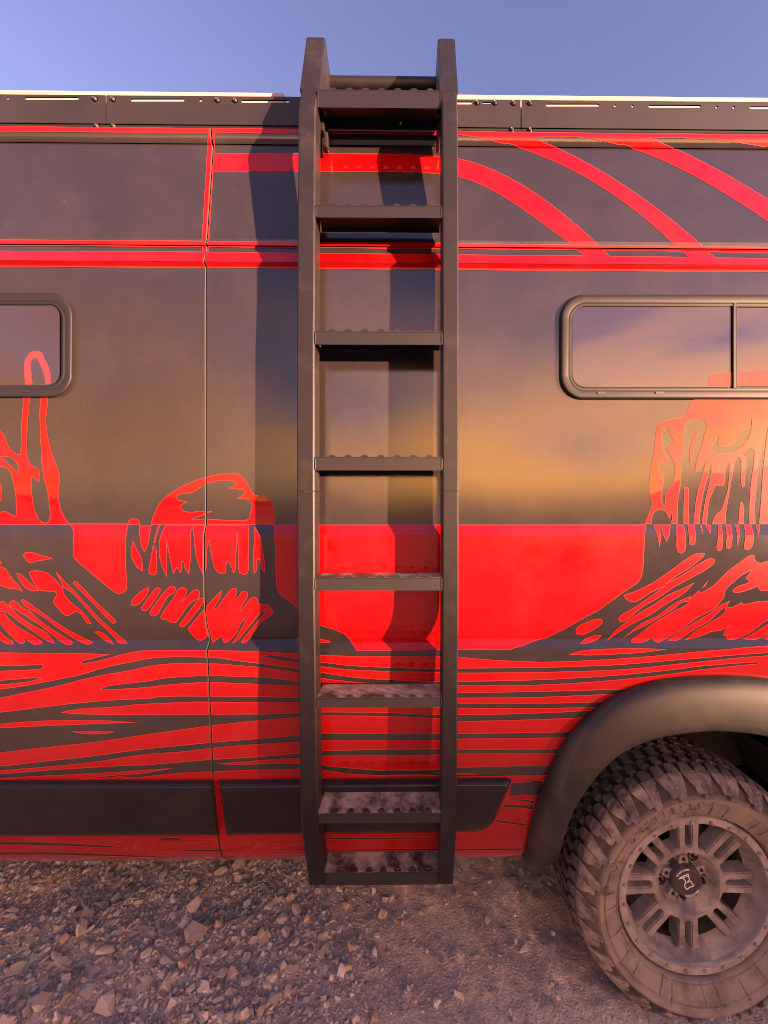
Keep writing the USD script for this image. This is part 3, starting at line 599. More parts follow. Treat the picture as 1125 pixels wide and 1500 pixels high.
# ---- windows
def rrect(x0, y0, x1, y1, r, n=12):
    p = []
    for cx, cy, a0 in ((x1 - r, y0 + r, -90), (x1 - r, y1 - r, 0), (x0 + r, y1 - r, 90), (x0 + r, y0 + r, 180)):
        for a in np.radians(np.linspace(a0, a0 + 90, n)): p.append((cx + r * np.cos(a), cy + r * np.sin(a)))
    return np.array(p)
PANES = []
def window(x0, y0, x1, y1, split, slots):
    """x0.. in photo pixels: outer edge of the rubber frame."""
    R = 34
    rings = [(0, .0), (.8, .007), (2.4, .0112), (5, .0125), (11.4, .0125), (12.6, .0092), (13.8, .0105), (16.4, .0098), (17.2, .0050)]
    loops = []
    for ins, lift in rings:
        q = rrect(x0 + ins, y0 + ins, x1 - ins, y1 - ins, max(6, R - ins * .8)); loops.append(surf(q[:, 0], q[:, 1], lift))
    fr = obj('window_frame', loft(loops), FRAME, van, smooth=40)
    pane = Polygon(rrect(x0 + 16.8, y0 + 16.8, x1 - 16.8, y1 - 16.8, R - 14))
    PX = to_xz(pane); PANES.append(PX)
    parts = [PX]
    if split:
        xs = W(split, 500.0, 0.0)[0]
        parts = [PX.intersection(sbox(-9, 0, xs - .012, 4)), PX.intersection(sbox(xs + .006, 0, 9, 4))]
        b = PX.bounds
        for xa, xb, ya, yb, mt, nm in ((xs - .008, xs + .003, -.014, .01, FRAME, 'divider_bar'), (xs + .0035, xs + .007, -.012, .01, FRAME, 'divider_bar'), (xs - .022, xs - .0085, -.0075, .01, SEAL, 'divider_seal')):
            obj(nm, rbox(xa, xb, ya, yb, b[1] - .004, b[3] + .004, .0015), mt, fr)
    for k, pp in enumerate(parts):
        m, n = sheet(pp, .006 - .0025 * k)
        obj('window_pane', m, GLASS, van, normals=n)
    sl = W((x0 + x1) / 2, y0 + 18.0, 0.0)[2]
    for s in slots:
        p = W(float(s), y1 - 9.0, -.012)
        obj('drain_slot', bbox(p[0] - .012, p[0] + .012, p[1] - .0045, p[1] + .004, p[2] - .0035, p[2] + .0035), SEAL, fr)
    # dark strip of the upper seal
    b = PX.bounds
    obj('upper_seal', rbox(b[0] + .03, b[2] - .03, -.0085, .006, b[3] - .010, b[3] + .002, .001), SEAL, fr)
window(820.3, 431.5, 1420, 585.0, 1072.5, (880, 965, 1160, 1300))
window(-480, 428.8, 106.8, 582.5, None, (38, -60, -200))

ring_only = unary_union([p.buffer(.001) for p in PANES])
def decal(poly, lift, rmat, name, edge):
    for g in getattr(poly, 'geoms', [poly]):
        if g.geom_type != 'Polygon' or g.area < 2e-6: continue
        r = sheet(g, lift)
        if r is None: continue
        d = obj(name, r[0], rmat, van, normals=r[1])
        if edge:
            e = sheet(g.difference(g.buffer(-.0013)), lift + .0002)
            if e is not None: obj('edge_highlight', e[0], REDEDGE, d, normals=e[1])  # thin rim carrying the painted edge highlight
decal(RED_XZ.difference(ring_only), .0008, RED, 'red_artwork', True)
decal(RED_XZ.intersection(unary_union([p.buffer(-.004) for p in PANES])), .0066, GLASSRED, 'red_window_film', False)

# ---- sill cladding
def cladding(outer, top_in, side_in, bot_in, lift=.026):
    o = np.array(outer, float); lo, hi = o[:, 1].min(), o[:, 1].max(); cx = o[:, 0].mean(); mid = (lo + hi) / 2
    q = densify(o, 4); 
    cen = np.array([cx, mid])
    def inset(p, f):
        r = p.copy()
        up = np.clip((mid - p[:, 1]) / (mid - lo), 0, 1); dn = np.clip((p[:, 1] - mid) / (hi - mid), 0, 1)
        r[:, 1] += top_in * f * (up > .82) * 1.0 - bot_in * f * (dn > .82)
        e = np.where(p[:, 0] > cx, o[:, 0].max(), o[:, 0].min())
        w = np.clip(1 - np.abs(p[:, 0] - e) / 60.0, 0, 1) > 0
        r[:, 0] += np.where(w, np.sign(cx - p[:, 0]) * side_in * f, 0)
        return r
    loops = [surf(q[:, 0], q[:, 1], .0)]
    for f, l in ((.05, .16), (.20, .36), (.55, .70), (.90, .96), (1.0, 1.0)):
        r = inset(q, f); loops.append(surf(r[:, 0], r[:, 1], lift * l))
    r = inset(q, 1.0)
    m = loft(loops)
    P = Polygon(loops[-1][:, [0, 2]]).buffer(0)
    # the face: same outline, following the wall under it
    fm, fn = sheet(P, lift, True)
    return cat([m, trimesh.Trimesh(fm[0], fm[1], process=False)])
obj('sill_cladding', cladding([(-500, 1144), (310.5, 1142), (319.5, 1224.5), (-500, 1227)], 12, 2.5, 3), CLAD, van, smooth=35)
obj('sill_cladding', cladding([(320.5, 1142), (500, 1140.5), (742, 1138.8), (748.5, 1141), (749, 1145), (735, 1178), (724, 1203), (716, 1212), (706, 1216.5), (694, 1218.5), (600, 1220), (331, 1224)], 12, 3.0, 3), CLAD, van, smooth=35)
# ---- wheel arch flare
def flare():
    prof = [(0.0, -.002, 0), (0.004, -.014, 0), (.03, -.022, 0), (.10, -.028, 0), (.22, -.031, 0), (.40, -.027, 0), (.60, -.020, 0), (.82, -.010, 0), (.955, -.002, 0), (.985, .003, 0), (1.0, .010, .0), (.97, .06, 0), (.93, .10, 0)]
    loops = []
    for t, dy, _ in prof:
        p = FO3 + (FI3 - FO3) * t; p = p.copy(); p[:, 1] += dy; loops.append(p)
    m = loft(loops, closed=False)
    ends = []
    for k in (0, NF - 1):
        pts = np.array([l[k] for l in loops]); v = np.vstack([pts, pts.mean(0)]); n = len(pts)
        ends.append(trimesh.Trimesh(v, np.array([[i, (i + 1) % n, n] for i in range(n)]), process=False))
    return cat([m] + ends)
obj('wheel_arch_flare', flare(), FLARE, van, smooth=50)
def liner():
    an = np.linspace(.27, math.pi - .27, 40); cz = WZ + .03
    l = [np.stack([WX + .03 + .485 * np.cos(an), np.full(40, y), cz + .475 * np.sin(an)], 1) for y in (.055, .20, .42)]
    back = np.stack([WX + .03 + .02 * np.cos(an), np.full(40, .42), cz + .02 * np.sin(an)], 1)
    return loft(l + [back], closed=False)
obj('wheel_well_liner', liner(), SHELL, van, smooth=40)

# ------------------------------------------------------------------ roof rack plates and solar panels (bolted to the van)
YR = .034
def rack_plate(xa, xb, holes):
    """xa, xb photo px; holes: (x0, y0, x1, y1) rounded slots in photo px."""
    o = [(xa, None), (xb, None)]
    def edge(x, base): return base(x)
    topf = lambda x: np.interp(x, [-500, 0, 415, 670, 1125, 1500], [130.5, 138, 141.5, 145.5, 149.4, 153]); botf = lambda x: np.interp(x, [-500, 0, 435, 1125, 1500], [182, 186.2, 189.5, 197.4, 200.5])
    xs = np.linspace(xa, xb, 8)
    p = np.vstack([np.stack([xs, topf(xs)], 1), np.stack([xs, botf(xs)], 1)[::-1]])
    g = Polygon(W(p[:, 0], p[:, 1], YR)[:, [0, 2]])
    for h in holes:
        q = rrect(*h, min((h[2] - h[0]), (h[3] - h[1])) / 2 * .98, 5); g = g.difference(Polygon(W(q[:, 0], q[:, 1], YR)[:, [0, 2]]))
    return prism_y(g, YR, YR + .004)
def slot(x0, x1, y): return (x0, y - 2.1, x1, y + 2.1)
def dot(x, y): return (x - 2, y - 2, x + 2, y + 2)
def screw(px, py, parent, r=.0058, m=BOLTM):
    p = W(float(px), float(py), YR)
    prof = [(0.0, -.007), (r * .45, -.0068), (r * .5, -.0045), (r * .75, -.0058), (r, -.003), (r, .0), (r * 1.5, .0), (r * 1.5, .002)]
    return obj('bolt', lathe(prof, 14, (p[0], p[1], p[2])), m, parent, smooth=30)
plates = [(-480, 154.0, [slot(-330, -250, 141), slot(-180, -100, 142), slot(36, 115, 144), dot(11, 143.8)], [(139.5, 145.6), (142, 185.2)]),
          (155.6, 762.6, [slot(191, 270, 146.4), slot(353, 424, 148.3), slot(600, 691.5, 150.6), dot(293.5, 147), (706, 149.4, 720, 152)], [(166, 145.8), (167, 185.4), (319, 147.2), (344.6, 147.6), (699, 151), (725, 151.2), (752, 151.6), (750, 191)]),
          (764.2, 1480, [slot(799.7, 877.8, 153.8), slot(950, 1027, 155.6), slot(1098, 1176, 157.6), dot(901, 154.8), dot(926.5, 155.2), dot(1050, 156.6), dot(1075, 157), slot(1240, 1318, 159)], [(776, 151.6), (776.3, 191.2)])]
for xa, xb, hs, bs in plates:
    pl = obj('rack_side_plate', rack_plate(xa, xb, hs), RACKM, van, smooth=False)
    for b in bs: screw(*b, pl)
def solar(xa, xb, ya, yb, y0, y1):
    """aluminium panel frame standing just behind the plate, its front edge seen above it."""
    a, b = W(float(xa), float(ya), y0), W(float(xb), float(ya), y0); zt = (a[2] + b[2]) / 2
    zb = zt - .075
    prof = [(y0, zt - .004), (y0 + .004, zt), (y1 - .004, zt), (y1, zt - .004), (y1, zb), (y0, zb), (y0, zb + .014), (y0 + .003, zb + .018), (y0 + .003, zt - .020), (y0, zt - .017)]
    return prism_x(prof, a[0], b[0])
for xa, xb, yt in ((-480, 414.6, 130.0), (668.5, 1480, 141.2)):
    sp = obj('solar_panel_frame', solar(xa, xb, yt, yt, .052, .9), CREAM, van, smooth=20)
    a, b = W(float(xa), yt, .052), W(float(xb), yt, .052)
    obj('solar_cells', bbox(a[0] + .03, b[0] - .03, .075, .88, a[2] - .004, a[2] + .002), GLASS, sp, smooth=False)
# ------------------------------------------------------------------ wheel
wheel = UsdGeom.Xform.Define(stage, free(path_of(van), 'wheel')).GetPrim()
R0 = .400
def squash(v):
    """settle the tyre on the ground: flatten the contact patch and bulge the sidewall a little."""
    v = np.array(v, float); lim = -.030
    under = np.clip((lim + .09 - v[:, 2]) / .09, 0, None)
    v[:, 1] += np.where(v[:, 1] < .08, -1, np.where(v[:, 1] > .2, 1, 0)) * .012 * np.clip(under, 0, 1.2)
    v[:, 2] = np.where(v[:, 2] < lim, lim + (v[:, 2] - lim) * .12, v[:, 2]); return v
def place(m):
    m = m.copy(); v = np.array(m.vertices) + np.array([WX, 0, WZ]); m.vertices = squash(v); return m
carc = [(.236, .060), (.240, .026), (.252, .022), (.257, .026), (.263, .009), (.275, .002), (.300, -.008), (.322, -.012), (.327, -.016), (.334, -.016), (.338, -.010), (.356, -.002), (.372, .014), (.382, .036), (.386, .065), (.388, .14), (.386, .215), (.380, .245), (.350, .280), (.300, .29), (.24, .25)]
obj('tyre', place(lathe(carc, 160)), SIDEW, wheel, smooth=35)
def block(poly_uv, r0, r1, taper=.0022, bend=None):
    """tread block: outline (angle*R0, y) raised from r0 to r1."""
    p = np.array(poly_uv, float); c = p.mean(0); n = len(p)
    q = c + (p - c) * (1 - taper / np.maximum(np.linalg.norm(p - c, axis=1, keepdims=True), 1e-6))
    def put(s, r):
        rr = r if np.ndim(r) else np.full(len(s), r)
        a = s[:, 0] / R0; return np.stack([rr * np.cos(a), s[:, 1], rr * np.sin(a)], 1)
    drop = lambda s: np.where(s[:, 1] < .055, (0.055 - s[:, 1]) ** 1.4 * 2.6, 0) + np.where(s[:, 1] > .225, (s[:, 1] - .225) ** 1.4 * 2.6, 0)
    l = [put(p, r0 - drop(p)), put(p * .3 + q * .7, (r1 - .0018) - drop(q)), put(c + (q - c) * .96, r1 - drop(q))]
    cc = put(c[None], r1 - drop(c[None]))[0]
    v = np.vstack(l + [cc]); f = []
    for i in range(2):
        for j in range(n):
            k = (j + 1) % n; f += [[i * n + j, (i + 1) * n + k, i * n + k], [i * n + j, (i + 1) * n + j, (i + 1) * n + k]]
    for j in range(n): f.append([2 * n + j, 3 * n, 2 * n + (j + 1) % n])
    return trimesh.Trimesh(v, np.array(f), process=False)
NP = 54; PIT = 2 * math.pi * R0 / NP
g = np.random.default_rng(3)
blocks = []
for i in range(NP):
    u = i * PIT; j = lambda s=.0012: g.uniform(-s, s)
    # outer shoulder, second, centre, fourth, inner shoulder rows
    rows = [([(-.022, .018), (.018, .016), (.023, .040), (.019, .066), (.004, .072), (-.019, .064), (-.0235, .045)], .0),
            ([(-.020, .070), (-.003, .078), (.014, .072), (.021, .086), (.013, .097), (.019, .110), (-.002, .116), (-.021, .108), (-.015, .094)], .5),
            ([(-.021, .114), (-.003, .121), (.015, .115), (.021, .132), (.012, .141), (.020, .158), (.002, .164), (-.018, .157), (-.022, .143), (-.013, .133)], .18),
            ([(-.020, .163), (-.002, .170), (.016, .164), (.021, .180), (.012, .190), (.018, .203), (-.003, .208), (-.021, .200), (-.014, .186)], .7),
            ([(-.021, .212), (.004, .206), (.021, .214), (.023, .236), (.018, .262), (-.019, .264), (-.0235, .236)], .32)]
    for k, (o, ph) in enumerate(rows):
        sk = PIT / .0535
        blocks.append((k, [(u + ph * PIT + x * sk * .97 + j(), y + j()) for x, y in o]))
for k, o in blocks:
    obj('tread_block', place(block(o, .379, R0 - (.001 if k in (0, 4) else 0))), RUBBER, wheel, smooth=25)
def side_lug(a0, wid, r0, r1, kind):
    """lug on the outer sidewall under the shoulder: a slanted bar with a notch."""
    prof = PchipInterpolator([.31, .322, .34, .356, .372, .384, .393], [-.010, -.012, -.011, -.002, .014, .030, .046])
    pts = []
    rr = np.linspace(r0, r1, 6); sl = .30 if kind else -.18
    L, Rr = [], []
    for n_, r in enumerate(rr):
        t = (r - r0) / (r1 - r0); a = a0 + sl * wid * (1 - t) * 1.4; hw = wid * (.30 + .20 * t) * (1.0 if n_ not in (2,) or kind else .72)
        L.append((a - hw, r)); Rr.append((a + hw, r))
    o = L + Rr[::-1]; n = len(o)
    def put(s, lift, sh=1.0):
        s = np.array(s); c = s.mean(0); s = c + (s - c) * sh
        y = prof(np.clip(s[:, 1], .31, .393)) - lift
        return np.stack([s[:, 1] * np.cos(s[:, 0]), y, s[:, 1] * np.sin(s[:, 0])], 1)
    l = [put(o, -.004), put(o, .0085), put(o, .0115, .88)]
    v = np.vstack(l); f = []
    for i in range(2):
        for j in range(n):
            k = (j + 1) % n; f += [[i * n + j, (i + 1) * n + k, i * n + k], [i * n + j, (i + 1) * n + j, (i + 1) * n + k]]
    h = len(L)
    for j in range(h - 1):
        a, b, c, d = 2 * n + j, 2 * n + j + 1, 2 * n + n - 2 - j, 2 * n + n - 1 - j
        f += [[a, c, b], [a, d, c]]
    return trimesh.Trimesh(v, np.array(f), process=False)
for i in range(NP):
    a = (i + .0) * PIT / R0
    obj('sidewall_lug', place(side_lug(a, PIT / R0 * .92, .338 if i % 2 else .350, .388, i % 2)), LUGD, wheel, smooth=20)
# moulded ring lines and raised lettering of the sidewall
for r, y in ((.268, .0045), (.312, -.0125)):
    obj('sidewall_ridge', place(lathe([(r - .002, y + .002), (r - .001, y - .0015), (r + .001, y - .0015), (r + .002, y + .002)], 120)), SIDEW, wheel, smooth=40)
def ring_text(text, r, a_start, height, y, depth, step=None, mt=None, parent=None, name='lettering'):
    ms = []; a = a_start
    for ch in text:
        wdt = height * (.35 if ch == ' ' else .82 if ch not in 'I1' else .45)
        if ch != ' ':
            m = meshkit.text_mesh(ch, height, depth, bold=True); v = np.array(m.vertices)
            ang = a - wdt / 2 / r; x = v[:, 0] - (v[:, 0].max() + v[:, 0].min()) / 2; rr = r + v[:, 1] - height / 2
            th = ang - x / r
            yy = (y(rr) if callable(y) else y) - v[:, 2]
            ms.append(trimesh.Trimesh(np.stack([rr * np.cos(th), yy, rr * np.sin(th)], 1), m.faces, process=False))
        a -= (wdt + height * .12) / r
    return cat(ms)
sidef = PchipInterpolator([.25, .275, .300, .322, .34], [.012, .002, -.008, -.012, -.010])
for i in range(26):
    a = 2 * math.pi * (i + .3 + .25 * math.sin(i * 2.7)) / 26; r0_, r1_ = (.262, .315) if i % 3 else (.275, .325)
    rr = np.linspace(r0_, r1_, 5); q = np.stack([rr * math.cos(a), sidef(rr) - .0006, rr * math.sin(a)], 1)
    obj('mould_line', place(tube(q, .0014, 5)), LUGD, wheel, smooth=True)
for d in (138, 157, 171):
    a = math.radians(d); e = np.linspace(0, 2 * math.pi, 20, endpoint=False)
    o = [(a + .040 * math.cos(t), .3135 + .0165 * math.sin(t)) for t in e]
    l = []
    for k_, li in ((1.0, -.002), (1.0, .004), (.82, .0045), (.78, .0015), (.22, .0015), (.16, .0045)):
        l.append(np.array([[(.3135 + (r - .3135) * k_) * math.cos(a + (t - a) * k_), float(sidef(.3135 + (r - .3135) * k_)) - li, (.3135 + (r - .3135) * k_) * math.sin(a + (t - a) * k_)] for t, r in o]))
    obj('sidewall_emblem', place(loft(l, cap_last=True)), LUGD, wheel, smooth=30)
for d in np.arange(92, 132, 5.2):
    a = math.radians(float(d)); w_ = .030; rr = np.array([.300, .326])
    q = np.array([[r * math.cos(a + s_ * w_), float(sidef(r)) - li, r * math.sin(a + s_ * w_)] for li in (-.002, .0045) for r, s_ in ((.301, -1), (.301, 1), (.327, .9), (.327, -.9))])
    obj('raised_block', place(trimesh.convex.convex_hull(q)), LUGD, wheel, smooth=False)
# rim
lip = [(.2275, .070), (.2288, .030), (.2292, .0215), (.231, .018), (.2495, .0165), (.2530, .019), (.2545, .024), (.252, .034), (.244, .060)]
obj('rim_lip', place(lathe(lip, 140)), LIPM, wheel, smooth=40)
obj('rim_barrel', place(lathe([(.2288, .032), (.222, .052), (.208, .088)], 110)), RIMM, wheel, smooth=40)
obj('inner_barrel', place(lathe([(.2078, .0885), (.205, .14), (.205, .25), (.225, .262)], 110)), RIMD, wheel, smooth=40)
obj('brake_disc', place(lathe([(.0, .150), (.075, .150), (.08, .165), (.165, .165), (.165, .185)], 60)), RIMD, wheel, smooth=30)
for i in range(24):
    a = 2 * math.pi * (i + .35) / 24
    obj('beadlock_bolt', place(lathe([(0, .0105), (.0042, .0108), (.0056, .0135), (.0056, .018)], 8, (.2385 * math.cos(a), 0, .2385 * math.sin(a)))), RIMM, wheel, smooth=25)
sp = Point(0, 0).buffer(.119, 48).difference(Point(0, 0).buffer(.103, 48))
for i in range(8):
    a = 45 * i
    s = Polygon([(.10, -.031), (.19, -.035), (.2295, -.039), (.2295, .039), (.19, .035), (.10, .031)]).buffer(.004).buffer(-.004)
    s = s.difference(LineString([(.133, 0), (.212, 0)]).buffer(.0108, 8))
    sp = sp.union(affinity.rotate(s, a, origin=(0, 0)))
sp = sp.buffer(-.004).buffer(.008).buffer(-.004).intersection(Point(0, 0).buffer(.2165, 64)).simplify(.0004)
def bevel_spokes(g):
    lo = prism_y(g, .062, .105); top = []
    a = g.buffer(-.003)
    return cat([lo, prism_y(a, .0585, .0622)])
obj('rim_spokes', place(bevel_spokes(sp)), RIMM, wheel, smooth=25)
obj('hub_dish', place(lathe([(.106, .060), (.1035, .058), (.098, .066), (.090, .088), (.078, .096), (.045, .097), (0, .097)], 72)), RIMM, wheel, smooth=40)
for i, d in enumerate((57, 127, 194, 270, 346)):
    a = math.radians(d); c = (.073 * math.cos(a), 0, .073 * math.sin(a))
    obj('lug_socket', place(lathe([(.0175, .0945), (.0165, .091), (.0145, .0915), (.0135, .0965), (0, .0965)], 20, c)), LUGM, wheel, smooth=30)
    obj('lug_nut', place(lathe([(0, .080), (.0045, .080), (.0062, .083), (.0075, .096)], 6, c)), LUGM, wheel, smooth=False)
cap_ = obj('hub_cap', place(lathe([(0, .0655), (.0375, .0655), (.0385, .0635), (.0395, .0625), (.0465, .0640), (.0500, .0690), (.0520, .096)], 60)), CAPM, wheel, smooth=35)
for d in (92, 163, 24, 234, 306):
    a = math.radians(d)
    t = affinity.rotate(Polygon([(.046, -.017), (.073, -.0125), (.076, -.009), (.076, .009), (.073, .0125), (.046, .017)]), d, origin=(0, 0))
    obj('cap_tab', place(prism_y(t, .080, .096)), RIMM, cap_, smooth=False)
    obj('cap_screw', place(lathe([(0, .0790), (.0025, .0790), (.0030, .0770), (.0050, .0770), (.0060, .0802)], 10, (.063 * math.cos(a), 0, .063 * math.sin(a)))), LUGM, cap_, smooth=30)
# white outline emblem on the cap (line traced from the cap) and the ring of small letters round it
LG = lambda s: [((float(a) - 556) / 165 * .0355, (510 - float(b)) / 165 * .0355) for a, b in (w.split(',') for w in s.split())]
lines = [LG("425,458 450,435 490,415 520,408 535,395 560,385 575,400 572,425 582,445 585,470 575,490 560,500 545,520"), LG("425,458 460,448 500,440 515,425"), LG("485,440 500,465 520,480 528,505 515,540 512,570 525,595 545,615 560,620 585,590 610,582 635,578 655,562 645,548 625,535 622,510 605,492 585,495 560,515"), LG("535,400 545,425 560,420")]
em = unary_union([LineString(l).buffer(.0013, 4) for l in lines])
obj('emblem', place(prism_y(em, .0645, .0652)), LOGO, cap_, smooth=False)
rt = cat([ring_text('BLACK RHINO', .0430, math.radians(150), .0052, .0628, .0004), ring_text('HARD ALLOYS', .0430, math.radians(325), .0052, .0628, .0004)])
obj('cap_lettering', place(rt), LOGO, cap_, smooth=False)
# ------------------------------------------------------------------ ladder
ladder = thing('side_ladder', 'tall black metal ladder with seven toothed treads hooked over the roof rack', 'ladder')
XL0, XL1 = -.3135, -.2640            # left rail
XR0, XR1 = .0990, .1455              # right rail
DR = .064
# front edge of the rails, (y, z) from foot to hook
PATH = [(.022, .372), (-.066, .640), (-.104, 1.30), (-.1075, 1.62), (-.1075, 2.05), (-.094, 2.700), (-.056, 2.822)]
def zjoint(): return EYE[2] - (719.5 - CY) / FPX * (1.2 - .107)
ZJ = zjoint()
def front_y(z): return float(np.interp(z, [p[1] for p in PATH], [p[0] for p in PATH]))
def rail(x0, x1, za, zb):
    """U-channel rail, open to the van, as a chamfered section swept along the path."""
    zs = [za] + [p[1] for p in PATH if za + 1e-4 < p[1] < zb - 1e-4] + [zb]
    c, w, wall = .004, DR, .004
    sec = [(x0 + c, 0), (x1 - c, 0), (x1, c), (x1, w), (x1 - wall, w), (x1 - wall, wall + c), (x1 - c - wall, wall), (x0 + c + wall, wall), (x0 + wall, wall + c), (x0 + wall, w), (x0, w), (x0, c)]
    loops = [np.array([[sx, front_y(z) + sy, z] for sx, sy in sec]) for z in zs]
    m = loft(loops)
    caps = []
    t = trimesh.creation.triangulate_polygon(Polygon(sec), engine='earcut')
    for l in (loops[0], loops[-1]):
        v2, f2 = t
        idx = [int(np.argmin([(a - s[0]) ** 2 + (b - s[1]) ** 2 for s in sec])) for a, b in v2]
        caps.append(trimesh.Trimesh(l[idx], f2, process=False))
    return cat([m] + caps)
for x0, x1 in ((XL0, XL1), (XR0, XR1)):
    obj('side_rail', rail(x0, x1, PATH[0][1], ZJ - .0012), POWDER, ladder, smooth=20)
    up = obj('side_rail', rail(x0, x1, ZJ + .0012, PATH[-1][1]), POWDER, ladder, smooth=20)
    # inner splice plate and its bolts at the joint
    yj = front_y(ZJ)
    side = x0 if x0 < -.2 else x1
    for dz in (-.050, .036, -.024, .060):
        c = (side, yj + .030, ZJ + dz)
        s = -1 if x0 < -.2 else 1
        b = trimesh.creation.icosphere(2, .0065); b.vertices = np.array(b.vertices) * [.55, 1, 1] + np.array(c)
        obj('rail_bolt', b, BOLTB, ladder, smooth=True)
# hooks
def hook(x0, x1):
    o = [(-.063, 2.800), (.012, 3.043), (.022, 3.049), (.090, 3.028), (.118, 3.006), (.150, 2.93), (.150, 2.875), (.128, 2.875), (.110, 2.915), (.030, 2.90), (-.010, 2.800)]
    g = Polygon(o); parts = []
    a = .0035
    parts += [prism_x(o, x0 - a, x0), prism_x(o, x1, x1 + a)]
    strip = np.array([(-.064, 2.797), (.0115, 3.0445), (.0215, 3.0505), (.0905, 3.0295), (.1190, 3.007), (.1515, 2.93)])
    outer, inner = strip, strip + np.array([.0045, -.004])
    loops = []
    for p, q in zip(outer, inner):
        loops.append(np.array([[x0 - a + .004, p[0], p[1]], [x1 + a - .004, p[0], p[1]], [x1 + a + .0004, p[0] + .004, p[1] - .0015], [x1 + a + .0004, q[0] + .002, q[1]], [x0 - a - .0004, q[0] + .002, q[1]], [x0 - a - .0004, p[0] + .004, p[1] - .0015]]))
    m = loft(loops)
    e = [trimesh.Trimesh(l, np.array([[0, 1, 2], [0, 2, 3], [0, 3, 4], [0, 4, 5]]), process=False) for l in (loops[0], loops[-1])]
    return cat(parts + [m] + e)
for x0, x1 in ((XL0, XL1), (XR0, XR1)):
    obj('roof_hook', hook(x0, x1), POWDER, ladder, smooth=20)
obj('top_crossbar', tube([(XL1 - .01, .112, 3.008), (XR0 + .01, .112, 3.008)], .0215, 20), POWDER, ladder, smooth=40)
# foot of the roof mount: small corner plates and a clamp knob by the gutter
for x0, x1 in ((XL1, XL1 + .026), (XR0 - .008, XR0)):
    obj('corner_plate', rbox(x0, x1, front_y(2.76) + .045, front_y(2.76) + .052, 2.765, 2.815, .002), POWDER, ladder, smooth=False)
br = obj('mount_bracket', cat([rbox(XL1 - .002, XL1 + .010, -.03, .03, 2.715, 2.765, .002), rbox(XL1 - .002, XL1 + .016, -.004, .026, 2.690, 2.745, .003)]), POWDER, ladder, smooth=False)
kb = trimesh.creation.icosphere(2, .012); kb.vertices = np.array(kb.vertices) + np.array([XL1 + .010, -.030, 2.772])
obj('clamp_knob', kb, BOLTB, br, smooth=True)
obj('mount_bracket', cat([rbox(XR0 - .008, XR0 + .002, -.03, .03, 2.70, 2.76, .002)]), POWDER, ladder, smooth=False)
# treads: (front top row, front bottom row) in the photo, measured on the rail's front
TREADS = [(136.5, 154, 1), (301.5, 319, 1), (485.5, 505, 1), (669.5, 689, 1), (846, 865, 2), (1021.5, 1036, 2), (1191, 1204.5, 2), (1281, 1294, 2)]
def row_z(py):
    z = 1.5
    for _ in range(30):
        z = EYE[2] - (py - CY) / FPX * (front_y(z) + .003 - EYE[1])
    return z
for ti, (pt, pb, dust) in enumerate(TREADS):
    zt, zb = row_z(pt), row_z(pb)
    if ti == 7: zb = PATH[0][1] + .001
    yf = front_y((zt + zb) / 2) + .003 + (.002 if ti == 7 else 0)
    xa, xb = XL1 + .0005, XR0 - .0005
    dep = .086 if ti < 7 else .074; t = .003
    # a folded channel: front lip, tread plate, shorter back lip; half-moon notches cut behind the teeth
    nt = 7; w0 = .046 if ti else .040
    xt = np.linspace(xa + .028 + w0 * .45, xb - w0 * .80, nt)
    plate = sbox(xa, yf, xb, yf + dep)
    teeth, holes = [], []
    for x in xt:
        plate = plate.difference(Point(x, yf + .0105).buffer(.0088, 10).intersection(sbox(x - .02, yf + .0048, x + .02, yf + .03)))
    pm = trimesh.creation.extrude_polygon(plate, t, engine='earcut'); pm.apply_translation([0, 0, zt - t])
    lip = prism_x([(yf, zb), (yf, zt - .0022), (yf + .0022, zt + .0002), (yf + .0045, zt + .0002), (yf + .0045, zt - .004), (yf + .0035, zt - .006), (yf + .0035, zb)], xa, xb)
    back = prism_x([(yf + dep - .003, zt - .0005), (yf + dep, zt - .001), (yf + dep, zb + .020), (yf + dep - .003, zb + .020)], xa, xb)
    tr = obj('tread', cat([pm, lip, back]), TREADM if dust == 2 else TREADL, ladder, smooth=False)
    for xw, sg in ((xa + .0012, 1), (xb - .0012, -1)):
        zz_ = np.linspace(zb + .003, zt - .004, 9); wb_ = .0009 * np.sin(np.arange(9) * 2.1 + ti)
        obj('weld_bead', tube(np.stack([np.full(9, xw), np.full(9, yf - .0002) + wb_ * .3, zz_], 1), .0021 + .0006 * np.cos(np.arange(9) * 2.6), 6), POWDER, tr, smooth=True)
    for k, x in enumerate(xt):
        an = np.linspace(0, math.pi, 11); rr = .0108 + .0006 * ((k * 7 + ti * 3) % 3 - 1)
        ring = Polygon([(x + rr * math.cos(a), zt + .0066 * math.sin(a)) for a in an] + [(x - rr, zt - .001), (x + rr, zt - .001)])
        obj('grip_tooth', prism_y(ring, yf + .0008, yf + .0044), TREADL if dust == 2 else POWDER, tr, smooth=False)
        if ti > 0:
            arc = np.linspace(0.1, math.pi - .1, 9)
            tb = tube([(x + .0092 * math.cos(a), yf + .0075 + .0075 * math.sin(a), zt + .0003) for a in arc], .0011, 5)
            obj('hole_rim', tb, TEETHM, tr, smooth=True)

